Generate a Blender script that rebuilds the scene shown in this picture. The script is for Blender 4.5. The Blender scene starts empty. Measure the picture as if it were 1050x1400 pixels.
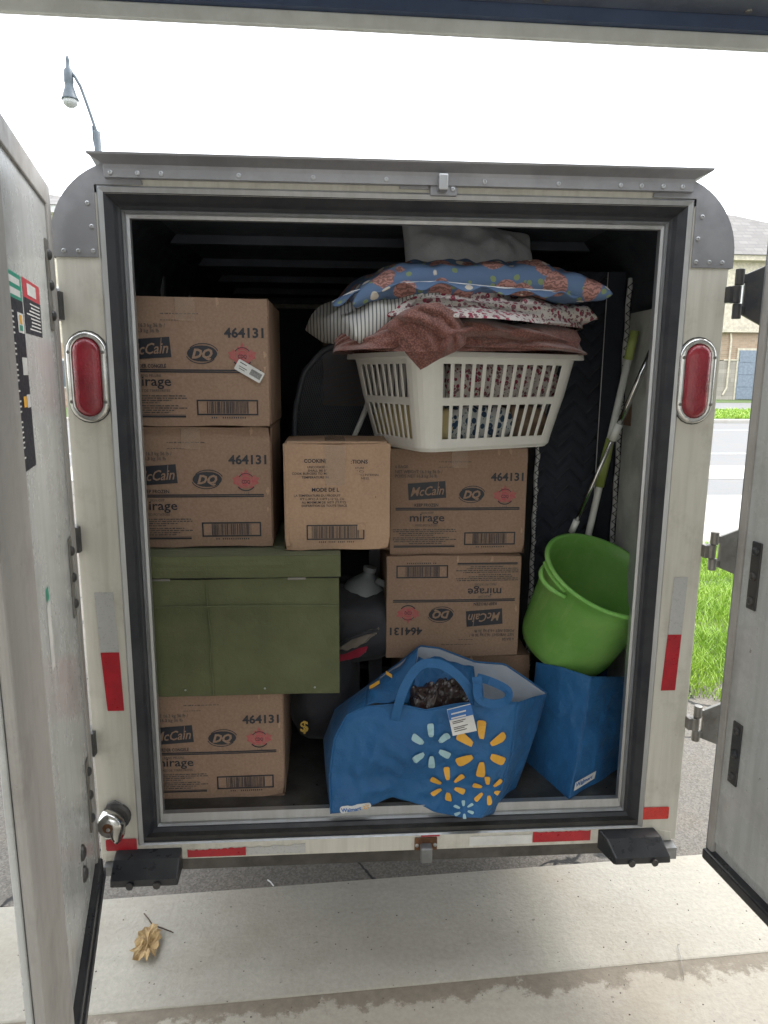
import bpy, bmesh, math, random
from math import sin, cos, pi, radians
from mathutils import Vector, Matrix, noise as mnoise
random.seed(7)
S = bpy.context.scene
C = S.collection

# ------------------------------------------------------------------ camera, sky, sun, exposure
YAW, PITCH, ROLL = 0.0684, 0.1893, 0.007
CAM = Vector((-0.1546, -1.6865, 1.6137)); FPX = 975.0
_f = Vector((sin(YAW)*cos(PITCH), cos(YAW)*cos(PITCH), -sin(PITCH)))
_r0 = Vector((cos(YAW), -sin(YAW), 0)); _u0 = _r0.cross(_f)
_r = _r0*cos(ROLL) + _u0*sin(ROLL); _u = -_r0*sin(ROLL) + _u0*cos(ROLL)
cam = bpy.data.cameras.new('camera'); co = bpy.data.objects.new('camera', cam); C.objects.link(co)
M3 = Matrix((_r, _u, -_f)).transposed()
co.matrix_world = Matrix.Translation(CAM) @ M3.to_4x4()
cam.sensor_fit = 'VERTICAL'; cam.sensor_height = 36.0; cam.lens = FPX/1400*36
cam.clip_start = 0.02; cam.clip_end = 600
S.camera = co

W = bpy.data.worlds.new('World'); S.world = W; W.use_nodes = True
nt = W.node_tree; nt.nodes.clear()
sky = nt.nodes.new('ShaderNodeTexSky'); sky.sky_type = 'NISHITA'; sky.sun_disc = False
SUN_EL, SUN_AZ = radians(52), radians(70)      # azimuth measured from +Y towards +X
sky.sun_elevation = SUN_EL; sky.sun_rotation = SUN_AZ
sky.air_density = 1.2; sky.dust_density = 3.0
hs = nt.nodes.new('ShaderNodeHueSaturation'); hs.inputs['Saturation'].default_value = 0.18
mx = nt.nodes.new('ShaderNodeMix'); mx.data_type = 'RGBA'; mx.inputs['Factor'].default_value = 0.8
mx.inputs[7].default_value = (13.0, 13.6, 14.4, 1)
bg = nt.nodes.new('ShaderNodeBackground'); bg.inputs['Strength'].default_value = 0.13
wo = nt.nodes.new('ShaderNodeOutputWorld')
nt.links.new(sky.outputs[0], hs.inputs['Color']); nt.links.new(hs.outputs[0], mx.inputs[6])
nt.links.new(mx.outputs[2], bg.inputs['Color']); nt.links.new(bg.outputs[0], wo.inputs[0])

sun = bpy.data.lights.new('sun', 'SUN'); sun.energy = 1.2; sun.angle = radians(24); sun.color = (1, .95, .87)
so = bpy.data.objects.new('sun', sun); C.objects.link(so)
sd = Vector((sin(SUN_AZ)*cos(SUN_EL), cos(SUN_AZ)*cos(SUN_EL), sin(SUN_EL)))
so.rotation_euler = sd.to_track_quat('Z', 'Y').to_euler(); so.location = (3, 3, 8)

S.view_settings.view_transform = 'Standard'; S.view_settings.look = 'None'
S.view_settings.exposure = 1.0; S.view_settings.gamma = 1.0; S.view_settings.use_curve_mapping = False
S.render.engine = 'CYCLES'
S.cycles.max_bounces = 8; S.cycles.diffuse_bounces = 5; S.cycles.glossy_bounces = 4
S.cycles.transmission_bounces = 6; S.cycles.transparent_max_bounces = 8

def at(px, py, Y):
    """point of the place seen in that direction of the photograph, at depth Y"""
    d = _f + _r*((px-525)/FPX) - _u*((py-700)/FPX)
    return CAM + d*((Y-CAM.y)/d.y)
def atz(px, py, Z):
    d = _f + _r*((px-525)/FPX) - _u*((py-700)/FPX)
    return CAM + d*((Z-CAM.z)/d.z)

# ------------------------------------------------------------------ materials
def newmat(name):
    m = bpy.data.materials.new(name); m.use_nodes = True
    return m, m.node_tree, m.node_tree.nodes['Principled BSDF']
def rgb(c): return (c[0], c[1], c[2], 1)
def coord(nt, scale=(1,1,1), obj=True):
    tc = nt.nodes.new('ShaderNodeTexCoord'); mp = nt.nodes.new('ShaderNodeMapping')
    mp.inputs['Scale'].default_value = scale
    nt.links.new(tc.outputs['Object' if obj else 'Generated'], mp.inputs[0]); return mp.outputs[0]
def tex_noise(nt, vec, scale, detail=4, rough=.55):
    n = nt.nodes.new('ShaderNodeTexNoise'); n.inputs['Scale'].default_value = scale
    n.inputs['Detail'].default_value = detail; n.inputs['Roughness'].default_value = rough
    nt.links.new(vec, n.inputs['Vector']); return n.outputs['Fac']
def ramp(nt, fac, stops, const=False):
    r = nt.nodes.new('ShaderNodeValToRGB'); nt.links.new(fac, r.inputs[0]); e = r.color_ramp.elements
    if const: r.color_ramp.interpolation = 'CONSTANT'
    while len(e) < len(stops): e.new(.5)
    for i, (p, c) in enumerate(stops):
        e[i].position = p; e[i].color = rgb(c) if hasattr(c, '__len__') else (c, c, c, 1)
    return r.outputs[0]
def mixc(nt, fac, a, b, mode='MIX'):
    m = nt.nodes.new('ShaderNodeMix'); m.data_type = 'RGBA'; m.blend_type = mode
    for i, v in ((0, fac), (6, a), (7, b)):
        if hasattr(v, 'links') or isinstance(v, bpy.types.NodeSocket): nt.links.new(v, m.inputs[i])
        else: m.inputs[i].default_value = v if i == 0 else rgb(v)
    return m.outputs[2]
def bump(nt, b, h, strength=.3, dist=.002, prev=None):
    n = nt.nodes.new('ShaderNodeBump'); n.inputs['Strength'].default_value = strength
    n.inputs['Distance'].default_value = dist; nt.links.new(h, n.inputs['Height'])
    if prev is not None: nt.links.new(prev, n.inputs['Normal'])
    nt.links.new(n.outputs[0], b.inputs['Normal']); return n.outputs[0]
def lerp(a, b, t): return tuple(a[i]*(1-t)+b[i]*t for i in range(3))

def mat(name, col, rough=.6, metal=0, dirt=None, dirt_amt=.5, dscale=6, bscale=80, bstr=.1, bdist=.001, stretch=(1,1,1), spec=None, coat=0):
    m, nt, b = newmat(name)
    v = coord(nt, stretch)
    dirt = dirt or tuple(c*.55 for c in col)
    n = tex_noise(nt, v, dscale, 6, .65)
    c = ramp(nt, n, [(.42, lerp(col, dirt, dirt_amt)), (.62, col)])
    nt.links.new(c, b.inputs['Base Color'])
    n2 = tex_noise(nt, v, dscale*3.1, 5, .6)
    rr = ramp(nt, n2, [(.3, min(1, rough*1.25)), (.7, rough*.8)])
    nt.links.new(rr, b.inputs['Roughness'])
    b.inputs['Metallic'].default_value = metal
    if spec is not None: b.inputs['Specular IOR Level'].default_value = spec
    if coat: b.inputs['Coat Weight'].default_value = coat; b.inputs['Coat Roughness'].default_value = .15
    if bstr: bump(nt, b, tex_noise(nt, v, bscale, 4), bstr, bdist)
    return m

def streaky_paint(name, col, grime, rough=.42, spots=.5):
    """weathered white paint: vertical run-off streaks, specks and smudges"""
    m, nt, b = newmat(name)
    v = coord(nt, (26, 26, 1.6)); v2 = coord(nt)
    st = tex_noise(nt, v, 1.5, 5, .6); bl = tex_noise(nt, v2, 7, 6, .7); sp = tex_noise(nt, v2, 55, 3, .6)
    c1 = mixc(nt, ramp(nt, st, [(.45, 0.0), (.75, .55)]), col, lerp(col, grime, .6))
    c2 = mixc(nt, ramp(nt, bl, [(.52, 0.0), (.78, .7)]), c1, lerp(col, grime, .75))
    c3 = mixc(nt, ramp(nt, sp, [(.68, 0.0), (.76, spots)]), c2, grime)
    nt.links.new(c3, b.inputs['Base Color'])
    nt.links.new(ramp(nt, bl, [(.3, rough*.8), (.7, min(1, rough*1.6))]), b.inputs['Roughness'])
    bump(nt, b, tex_noise(nt, v2, 30, 3), .08, .002)
    return m

PAINT   = streaky_paint('white_paint', (.62, .60, .53), (.24, .21, .165), .42, .35)
PAINT2  = streaky_paint('door_paint', (.50, .51, .50), (.17, .16, .14), .22, .85)
STRIP   = streaky_paint('stile_paint', (.37, .355, .335), (.17, .15, .13), .45, .6)
GREYCAP = mat('cap_metal', (.31, .31, .325), .42, .5, (.20, .20, .21), .5, 9, 120, .08)
ALU     = mat('aluminium', (.46, .47, .485), .36, .75, (.36, .36, .35), .5, 12, 90, .08, stretch=(3,3,.6))
ALUDK   = mat('dull_aluminium', (.30, .31, .32), .5, .6, (.15, .15, .15), .6, 12, 90, .1)
STEEL   = mat('hinge_steel', (.30, .295, .28), .45, .7, (.14, .12, .10), .55, 14, 120, .15)
BLKSTL  = mat('black_plate', (.035, .037, .042), .42, .2, (.09, .08, .07), .5, 20, 120, .2)
CHROME  = mat('chrome', (.72, .72, .71), .16, 1, (.38, .36, .32), .5, 25, 60, .1)
RUBBER  = mat('black_rubber', (.014, .016, .021), .30, 0, (.05, .05, .052), .5, 10, 90, .25)
GASKET  = mat('door_gasket', (.018, .020, .026), .5, 0, (.05, .05, .052), .5, 10, 60, .15)
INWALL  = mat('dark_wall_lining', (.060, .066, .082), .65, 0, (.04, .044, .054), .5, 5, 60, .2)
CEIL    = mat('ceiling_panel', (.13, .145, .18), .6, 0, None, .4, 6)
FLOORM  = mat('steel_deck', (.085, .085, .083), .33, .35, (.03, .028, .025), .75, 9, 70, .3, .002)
REDT    = mat('red_tape', (.46, .016, .028), .32, 0, (.28, .012, .02), .5, 30, 260, .35)
SILT    = mat('silver_tape', (.50, .50, .49), .3, .1, (.44, .44, .43), .4, 60, 260, .35)
WHT     = mat('white_plastic_print', (.72, .72, .70), .45)
DARKT   = mat('ink_black', (.022, .024, .034), .5, 0, None, .2, 40, 200, 0)
WORN    = mat('worn_ink', (.045, .045, .05), .6, 0, (.14, .11, .09), .7, 120, 200, 0)
REDINK  = mat('ink_red', (.40, .075, .085), .6, 0, (.36, .14, .12), .6, 90, 200, 0)
GREEN   = mat('green_print', (.02, .30, .20), .4, 0, None, .2)
REDP    = mat('red_print', (.50, .04, .06), .4, 0, None, .2)
YEL     = mat('yellow_print', (.72, .38, .045), .6, 0, None, .12)
PALEB   = mat('pale_blue_print', (.34, .52, .56), .6, 0, None, .12)
BLUEP   = mat('tag_blue', (.03, .14, .40), .4, 0, None, .1)
RUST    = mat('rusty_metal', (.20, .095, .045), .8, .3, (.07, .035, .02), .7, 30, 100, .4)
GOLD    = mat('gold_metal', (.62, .42, .10), .3, .8, None, .3, 40)

def lens_mat():
    m, nt, b = newmat('red_lens'); v = coord(nt)
    w = nt.nodes.new('ShaderNodeTexVoronoi'); w.inputs['Scale'].default_value = 190; nt.links.new(v, w.inputs['Vector'])
    n = tex_noise(nt, v, 20, 4)
    nt.links.new(ramp(nt, n, [(.3, (.20, .010, .020)), (.7, (.34, .018, .034))]), b.inputs['Base Color'])
    b.inputs['Roughness'].default_value = .26; b.inputs['Coat Weight'].default_value = .6
    bump(nt, b, w.outputs['Distance'], .35, .002); return m
LENS = lens_mat()

def cardboard(name, col):
    m, nt, b = newmat(name); v = coord(nt); vs = coord(nt, (1, 1, 90))
    big = tex_noise(nt, v, 5, 5, .6); fib = tex_noise(nt, v, 160, 4, .6)
    vf = coord(nt, (150, 150, 4)); flut = tex_noise(nt, vf, 1, 2)
    c = ramp(nt, big, [(.3, lerp(col, (.20, .13, .09), .38)), (.7, col)])
    c = mixc(nt, .22, c, ramp(nt, fib, [(.35, lerp(col, (.1,.06,.04), .5)), (.65, lerp(col, (.6,.5,.4), .3))]))
    sc = tex_noise(nt, v, 22, 6, .75)
    c = mixc(nt, ramp(nt, sc, [(.66, 0.0), (.78, .45)]), c, lerp(col, (.55, .45, .36), .6))
    nt.links.new(c, b.inputs['Base Color']); b.inputs['Roughness'].default_value = .72
    b.inputs['Specular IOR Level'].default_value = .25
    p = bump(nt, b, flut, .12, .001); bump(nt, b, big, .5, .006, p); return m
CARD  = cardboard('cardboard', (.30, .198, .140))
CARDL = cardboard('pale_cardboard', (.44, .29, .19))
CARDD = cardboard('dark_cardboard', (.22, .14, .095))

def tape_mat():
    m, nt, b = newmat('clear_tape'); v = coord(nt)
    n = tex_noise(nt, v, 60, 4)
    nt.links.new(ramp(nt, n, [(.3, (.40, .28, .2)), (.7, (.52, .40, .31))]), b.inputs['Base Color'])
    b.inputs['Roughness'].default_value = .18; b.inputs['Alpha'].default_value = .35
    bump(nt, b, n, .4, .002); return m
TAPE = tape_mat()

def fabric(name, col, dark, weave=420, rough=.85, sheen=.25, big=6, wr=.25, crs=14, crk=.3):
    m, nt, b = newmat(name); v = coord(nt)
    n = tex_noise(nt, v, big, 5, .6)
    nt.links.new(ramp(nt, n, [(.3, dark), (.7, col)]), b.inputs['Base Color'])
    b.inputs['Roughness'].default_value = rough; b.inputs['Sheen Weight'].default_value = sheen
    b.inputs['Specular IOR Level'].default_value = .3
    wv = tex_noise(nt, v, weave, 3); p = bump(nt, b, wv, wr, .0015); bump(nt, b, tex_noise(nt, v, 18, 5), .35, .006, p); cr = tex_noise(nt, v, crs, 5, .6); ab = nt.nodes.new('ShaderNodeMath'); ab.operation = 'SUBTRACT'; ab.inputs[1].default_value = .5; nt.links.new(cr, ab.inputs[0]); a2 = nt.nodes.new('ShaderNodeMath'); a2.operation = 'ABSOLUTE'; nt.links.new(ab.outputs[0], a2.inputs[0]); bump(nt, b, a2.outputs[0], crk, .02, p)
    return m
BAGBLUE = fabric('blue_bag_fabric', (.022, .120, .29), (.016, .09, .23), 300, .5, .05, 7, .15, 9, .75)
BAGIN   = fabric('bag_lining', (.34, .37, .42), (.27, .30, .36), 300, .6, .1)
GREENF  = fabric('olive_fabric', (.115, .126, .060), (.078, .087, .040), 300, .7, .1, 7, .7)
NAVYQ   = fabric('navy_quilt', (.040, .046, .062), (.026, .030, .042), 400, .9, .2)
GREYP   = fabric('grey_pillow_cloth', (.72, .72, .73), (.62, .63, .65), 500)
def knit():
    m, nt, b = newmat('terracotta_knit'); v = coord(nt)
    vo = nt.nodes.new('ShaderNodeTexVoronoi'); vo.inputs['Scale'].default_value = 230; nt.links.new(v, vo.inputs['Vector'])
    c = ramp(nt, vo.outputs['Distance'], [(.15, (.30, .135, .105)), (.65, (.11, .043, .034))])
    c = mixc(nt, ramp(nt, tex_noise(nt, v, 9, 5), [(.35, 0.0), (.7, .5)]), c, (.19, .068, .054))
    nt.links.new(c, b.inputs['Base Color']); b.inputs['Roughness'].default_value = .95; b.inputs['Sheen Weight'].default_value = .3
    p = bump(nt, b, vo.outputs['Distance'], -.8, .004); bump(nt, b, tex_noise(nt, v, 34, 5), .5, .006, p); return m
TERRA = knit()
YCLOTH  = fabric('yellow_cloth', (.62, .52, .28), (.5, .42, .22), 300)
BLACKF  = fabric('black_bag_cloth', (.030, .031, .038), (.042, .043, .05), 300, .6, .1)
BEIGEF  = fabric('beige_cloth', (.22, .19, .155), (.15, .125, .1), 300)
REDF    = fabric('red_cloth', (.34, .02, .05), (.22, .015, .03), 300)
BROWNF  = fabric('tan_cloth', (.30, .22, .15), (.12, .08, .06), 200, .8, .1, 40)

def stripes():
    m, nt, b = newmat('striped_cloth'); v = coord(nt)
    w = nt.nodes.new('ShaderNodeTexWave'); w.inputs['Scale'].default_value = 34; w.inputs['Distortion'].default_value = 1.2
    w.inputs['Detail'].default_value = 1; w.inputs['Detail Scale'].default_value = .4
    nt.links.new(v, w.inputs['Vector'])
    nt.links.new(ramp(nt, w.outputs['Fac'], [(.12, (.12, .125, .13)), (.42, (.50, .49, .46))]), b.inputs['Base Color'])
    b.inputs['Roughness'].default_value = .85; bump(nt, b, tex_noise(nt, v, 300, 3), .3, .001); return m
STRIPE = stripes()

def floral(name, base, flowers, leaf, scale, size=.33, dot=None):
    m, nt, b = newmat(name); v = coord(nt)
    wob = nt.nodes.new('ShaderNodeTexNoise'); wob.inputs['Scale'].default_value = scale*2.2; wob.inputs['Detail'].default_value = 3
    nt.links.new(v, wob.inputs['Vector'])
    def vor(sc, off, rnd=1):
        mp = nt.nodes.new('ShaderNodeMapping'); mp.inputs['Location'].default_value = off; nt.links.new(v, mp.inputs[0])
        mm = nt.nodes.new('ShaderNodeMix'); mm.data_type = 'VECTOR'; mm.inputs[0].default_value = .012*8/scale*1.6
        nt.links.new(mp.outputs[0], mm.inputs[4]); nt.links.new(wob.outputs['Color'], mm.inputs[5])
        t = nt.nodes.new('ShaderNodeTexVoronoi'); t.inputs['Scale'].default_value = sc; t.inputs['Randomness'].default_value = rnd
        nt.links.new(mm.outputs[1], t.inputs['Vector']); return t
    c = base
    t3 = vor(scale*2.6, (3.1, 1.7, .4)); c = mixc(nt, ramp(nt, t3.outputs['Distance'], [(.22, 1.0), (.25, 0.0)]), c, leaf)
    if dot:
        t2 = vor(scale*1.3, (.6, 2.2, .9)); c = mixc(nt, ramp(nt, t2.outputs['Distance'], [(.17, 1.0), (.19, 0.0)]), c, dot)
    for i, fc in enumerate(flowers):
        t = vor(scale*(1+.25*i), (i*1.3, .7*i, .3*i), .8)
        petal = nt.nodes.new('ShaderNodeTexWave'); petal.wave_type = 'RINGS'; petal.inputs['Scale'].default_value = scale*2.2
        petal.inputs['Distortion'].default_value = 9; petal.inputs['Detail Scale'].default_value = scale*.2
        nt.links.new(v, petal.inputs['Vector'])
        fcol = ramp(nt, petal.outputs['Fac'], [(.25, tuple(x*.5 for x in fc)), (.6, fc)])
        c = mixc(nt, ramp(nt, t.outputs['Distance'], [(size, 1.0), (size+.03, 0.0)]), c, fcol)
        c = mixc(nt, ramp(nt, t.outputs['Distance'], [(.05, 1.0), (.07, 0.0)]), c, lerp(fc, (.9,.85,.7), .7))
    nt.links.new(c, b.inputs['Base Color']); b.inputs['Roughness'].default_value = .85
    bump(nt, b, tex_noise(nt, v, 26, 5), .5, .006); return m
FLBLUE  = floral('blue_rose_cloth', (.095, .155, .27), [(.42, .21, .18)], (.20, .26, .12), 13, .40, (.55, .50, .42))
FLWHITE = floral('white_blossom_cloth', (.54, .50, .47), [(.34, .045, .085), (.26, .12, .14)], (.17, .16, .13), 56, .34)
FLDARK  = floral('blue_print_cloth', (.46, .48, .48), [(.03, .07, .14)], (.10, .18, .22), 45, .42)

def plastic(name, col, rough=.35, trans=0, sss=0):
    m, nt, b = newmat(name); v = coord(nt); n = tex_noise(nt, v, 14, 6, .7)
    nt.links.new(ramp(nt, n, [(.35, lerp(col, (.5, .52, .42), .16)), (.65, col)]), b.inputs['Base Color'])
    nt.links.new(ramp(nt, tex_noise(nt, v, 35, 5), [(.3, rough*.8), (.7, min(1, rough*1.6))]), b.inputs['Roughness'])
    b.inputs['Transmission Weight'].default_value = trans
    bump(nt, b, tex_noise(nt, v, 45, 3), .06, .002); return m
BASKETM = plastic('white_basket_plastic', (.80, .785, .74), .4)
def tub_mat():
    m, nt, b = newmat('green_tub_plastic'); v = coord(nt); vs = coord(nt, (22, 22, 2.5)); va = coord(nt, (3, 3, 40))
    c = ramp(nt, tex_noise(nt, v, 5, 5, .65), [(.3, (.13, .35, .06)), (.7, (.25, .49, .13))])
    c = mixc(nt, ramp(nt, tex_noise(nt, vs, 1.6, 5, .7), [(.55, 0.0), (.8, .45)]), c, (.38, .55, .22))
    c = mixc(nt, ramp(nt, tex_noise(nt, va, 1.0, 4, .7), [(.62, 0.0), (.78, .3)]), c, (.34, .52, .22))
    c = mixc(nt, ramp(nt, tex_noise(nt, v, 30, 6, .8), [(.62, 0.0), (.75, .35)]), c, (.30, .42, .20))
    nt.links.new(c, b.inputs['Base Color']); nt.links.new(ramp(nt, tex_noise(nt, v, 22, 5, .7), [(.3, .28), (.7, .62)]), b.inputs['Roughness'])
    b.inputs['Subsurface Weight'].default_value = .25; b.inputs['Subsurface Radius'].default_value = (.02, .04, .01); b.inputs['Subsurface Scale'].default_value = .5
    bump(nt, b, tex_noise(nt, v, 60, 4), .1, .002); return m
TUBM = tub_mat()
JUGM    = plastic('cloudy_jug_plastic', (.24, .26, .28), .35, .2)
LIME    = plastic('lime_plastic', (.30, .37, .08), .4)
POLEW   = plastic('white_pole_plastic', (.72, .73, .70), .4)
GLASSB  = plastic('lamp_globe', (.75, .77, .78), .2, .5)

def ground_mat(name, col, dark, sc, bs, bstr, bdist, cracks=False, damp=False, aggr=0):
    m, nt, b = newmat(name); v = coord(nt)
    big = tex_noise(nt, v, sc, 7, .65); fine = tex_noise(nt, v, bs, 4, .65)
    c = ramp(nt, big, [(.3, dark), (.68, col)])
    c = mixc(nt, .16 if not aggr else .35, c, ramp(nt, fine, [(.35, tuple(x*.55 for x in col)), (.65, tuple(min(1, x*1.35) for x in col))]))
    sp = tex_noise(nt, v, 38, 2, .5); c = mixc(nt, ramp(nt, sp, [(.72, 0.0), (.76, .75)]), c, tuple(x*.3 for x in col))
    sb = tex_noise(nt, v, 2.1, 5, .6); c = mixc(nt, ramp(nt, sb, [(.5, 0.0), (.72, .4)]), c, lerp(dark, (.30, .22, .14), .5))
    if not aggr:
        vl = coord(nt, (2, 14, 1)); st_ = tex_noise(nt, vl, 1.4, 6, .7)
        c = mixc(nt, ramp(nt, st_, [(.5, 0.0), (.75, .30)]), c, tuple(x*.62 for x in col))
        go = tex_noise(nt, coord(nt, (14, 40, 1)), 1.6, 3, .6); c = mixc(nt, ramp(nt, go, [(.70, 0.0), (.74, .5)]), c, tuple(x*.5 for x in col))
        sc_ = tex_noise(nt, v, 11, 7, .8); c = mixc(nt, ramp(nt, sc_, [(.60, 0.0), (.72, .35)]), c, tuple(min(1, x*1.3) for x in col))
    if aggr:
        vo = nt.nodes.new('ShaderNodeTexVoronoi'); vo.inputs['Scale'].default_value = aggr; nt.links.new(v, vo.inputs['Vector'])
        rr = nt.nodes.new('ShaderNodeRGBToBW'); nt.links.new(vo.outputs['Color'], rr.inputs[0])
        c = mixc(nt, .38, c, ramp(nt, rr.outputs[0], [(.25, tuple(x*.5 for x in col)), (.8, tuple(x*1.8 for x in col))]))
    if cracks:
        vc = nt.nodes.new('ShaderNodeTexVoronoi'); vc.feature = 'DISTANCE_TO_EDGE'; vc.inputs['Scale'].default_value = 1.6
        mm = nt.nodes.new('ShaderNodeMix'); mm.data_type = 'VECTOR'; mm.inputs[0].default_value = .22
        nn = nt.nodes.new('ShaderNodeTexNoise'); nn.inputs['Scale'].default_value = 4; nn.inputs['Detail'].default_value = 5
        nt.links.new(v, nn.inputs['Vector']); nt.links.new(v, mm.inputs[4]); nt.links.new(nn.outputs['Color'], mm.inputs[5])
        nt.links.new(mm.outputs[1], vc.inputs['Vector'])
        c = mixc(nt, ramp(nt, vc.outputs['Distance'], [(.006, 1.0), (.012, 0.0)]), c, (.012, .012, .012))
    wet = None
    if damp:   # a ragged damp stain left along the joint where the overhead door closes
        sx = nt.nodes.new('ShaderNodeSeparateXYZ'); nt.links.new(v, sx.inputs[0])
        ln = nt.nodes.new('ShaderNodeMath'); ln.operation = 'MULTIPLY_ADD'; ln.inputs[1].default_value = -.05; nt.links.new(sx.outputs[0], ln.inputs[0]); nt.links.new(sx.outputs[1], ln.inputs[2])
        n5 = tex_noise(nt, v, 7, 7, .75)
        ad = nt.nodes.new('ShaderNodeMath'); ad.operation = 'MULTIPLY_ADD'; ad.inputs[1].default_value = .30; nt.links.new(n5, ad.inputs[0]); nt.links.new(ln.outputs[0], ad.inputs[2])
        wet = ramp(nt, ad.outputs[0], [(.045, 0.0), (.065, 1.0)])
        c = mixc(nt, wet, c, mixc(nt, tex_noise(nt, v, 40, 4, .7), (.15, .125, .095), (.30, .26, .205)))
    nt.links.new(c, b.inputs['Base Color'])
    nt.links.new(ramp(nt, big, [(.3, .62), (.7, .88)]), b.inputs['Roughness'])
    p = bump(nt, b, big, .35, .01); bump(nt, b, fine, bstr, bdist, p); return m
CONC  = ground_mat('apron_concrete', (.46, .435, .375), (.34, .315, .265), 3.2, 70, .6, .005)
CONCD = ground_mat('damp_garage_concrete', (.44, .41, .35), (.34, .30, .25), 4, 90, .5, .004, damp=True)
ASPH  = ground_mat('asphalt', (.165, .15, .13), (.105, .095, .082), 5, 120, .6, .005, cracks=True, aggr=170)
ROADM = ground_mat('road_asphalt', (.20, .20, .20), (.15, .15, .15), .8, 60, .4, .004)
SIDEW = ground_mat('sidewalk_concrete', (.46, .44, .40), (.38, .36, .32), 1.6, 60, .3, .003)
SOIL  = ground_mat('lawn_soil', (.10, .16, .035), (.06, .10, .025), 4, 60, .6, .01)
LINE  = mat('road_line_paint', (.7, .7, .66), .6)
DRYW  = mat('drywall', (.55, .54, .51), .85, 0, (.45, .44, .41), .5, 2)

def grass_mat():
    m, nt, b = newmat('grass_blade'); v = coord(nt); n = tex_noise(nt, v, 3, 3); n2 = tex_noise(nt, v, 60, 2)
    c = ramp(nt, n, [(.3, (.20, .36, .03)), (.7, (.34, .50, .06))])
    c = mixc(nt, ramp(nt, n2, [(.62, 0.0), (.7, .6)]), c, (.42, .38, .12))
    nt.links.new(c, b.inputs['Base Color']); b.inputs['Roughness'].default_value = .5
    b.inputs['Subsurface Weight'].default_value = 0; return m
GRASS = grass_mat()
def grid_mat(name, a, j, sx, sy, off=.5, bumpy=.5, mort=.012):
    m, nt, b = newmat(name); v = coord(nt)
    mp = nt.nodes.new('ShaderNodeMapping'); mp.inputs['Rotation'].default_value = (radians(90), 0, 0); nt.links.new(v, mp.inputs[0])
    k = nt.nodes.new('ShaderNodeTexBrick'); nt.links.new(mp.outputs[0], k.inputs['Vector'])
    k.inputs['Color1'].default_value = rgb(a); k.inputs['Color2'].default_value = rgb(tuple(x*.72 for x in a)); k.inputs['Mortar'].default_value = rgb(j)
    k.inputs['Scale'].default_value = 1; k.inputs['Brick Width'].default_value = sx; k.inputs['Row Height'].default_value = sy; k.inputs['Mortar Size'].default_value = mort; k.offset = off
    n = tex_noise(nt, v, 1.3, 5); c = mixc(nt, .3, k.outputs['Color'], ramp(nt, n, [(.3, tuple(x*.6 for x in a)), (.7, a)]))
    nt.links.new(c, b.inputs['Base Color']); b.inputs['Roughness'].default_value = .85
    bump(nt, b, k.outputs['Fac'], -bumpy, .02); return m
BRICK = grid_mat('tan_brick', (.42, .30, .21), (.40, .36, .30), .42, .14)
STONE = grid_mat('stone_base', (.40, .36, .31), (.22, .2, .17), .9, .32)
SHING = grid_mat('shingles', (.24, .225, .215), (.15, .145, .14), .7, .3, .5, .3, .03)
CREAM = mat('cream_stucco', (.62, .56, .44), .8)
BLUED = mat('blue_garage_paint', (.22, .26, .32), .5)
WINDM = mat('window_glass', (.10, .12, .14), .12, 0)
LAMPM = mat('lamp_post_paint', (.10, .12, .14), .45, .3)
DRYLEAF = mat('dry_leaf', (.46, .33, .16), .8, 0, (.28, .17, .07), .7, 60, 200, .5)
TWIGM = mat('twig_bark', (.10, .065, .045), .8)

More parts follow.
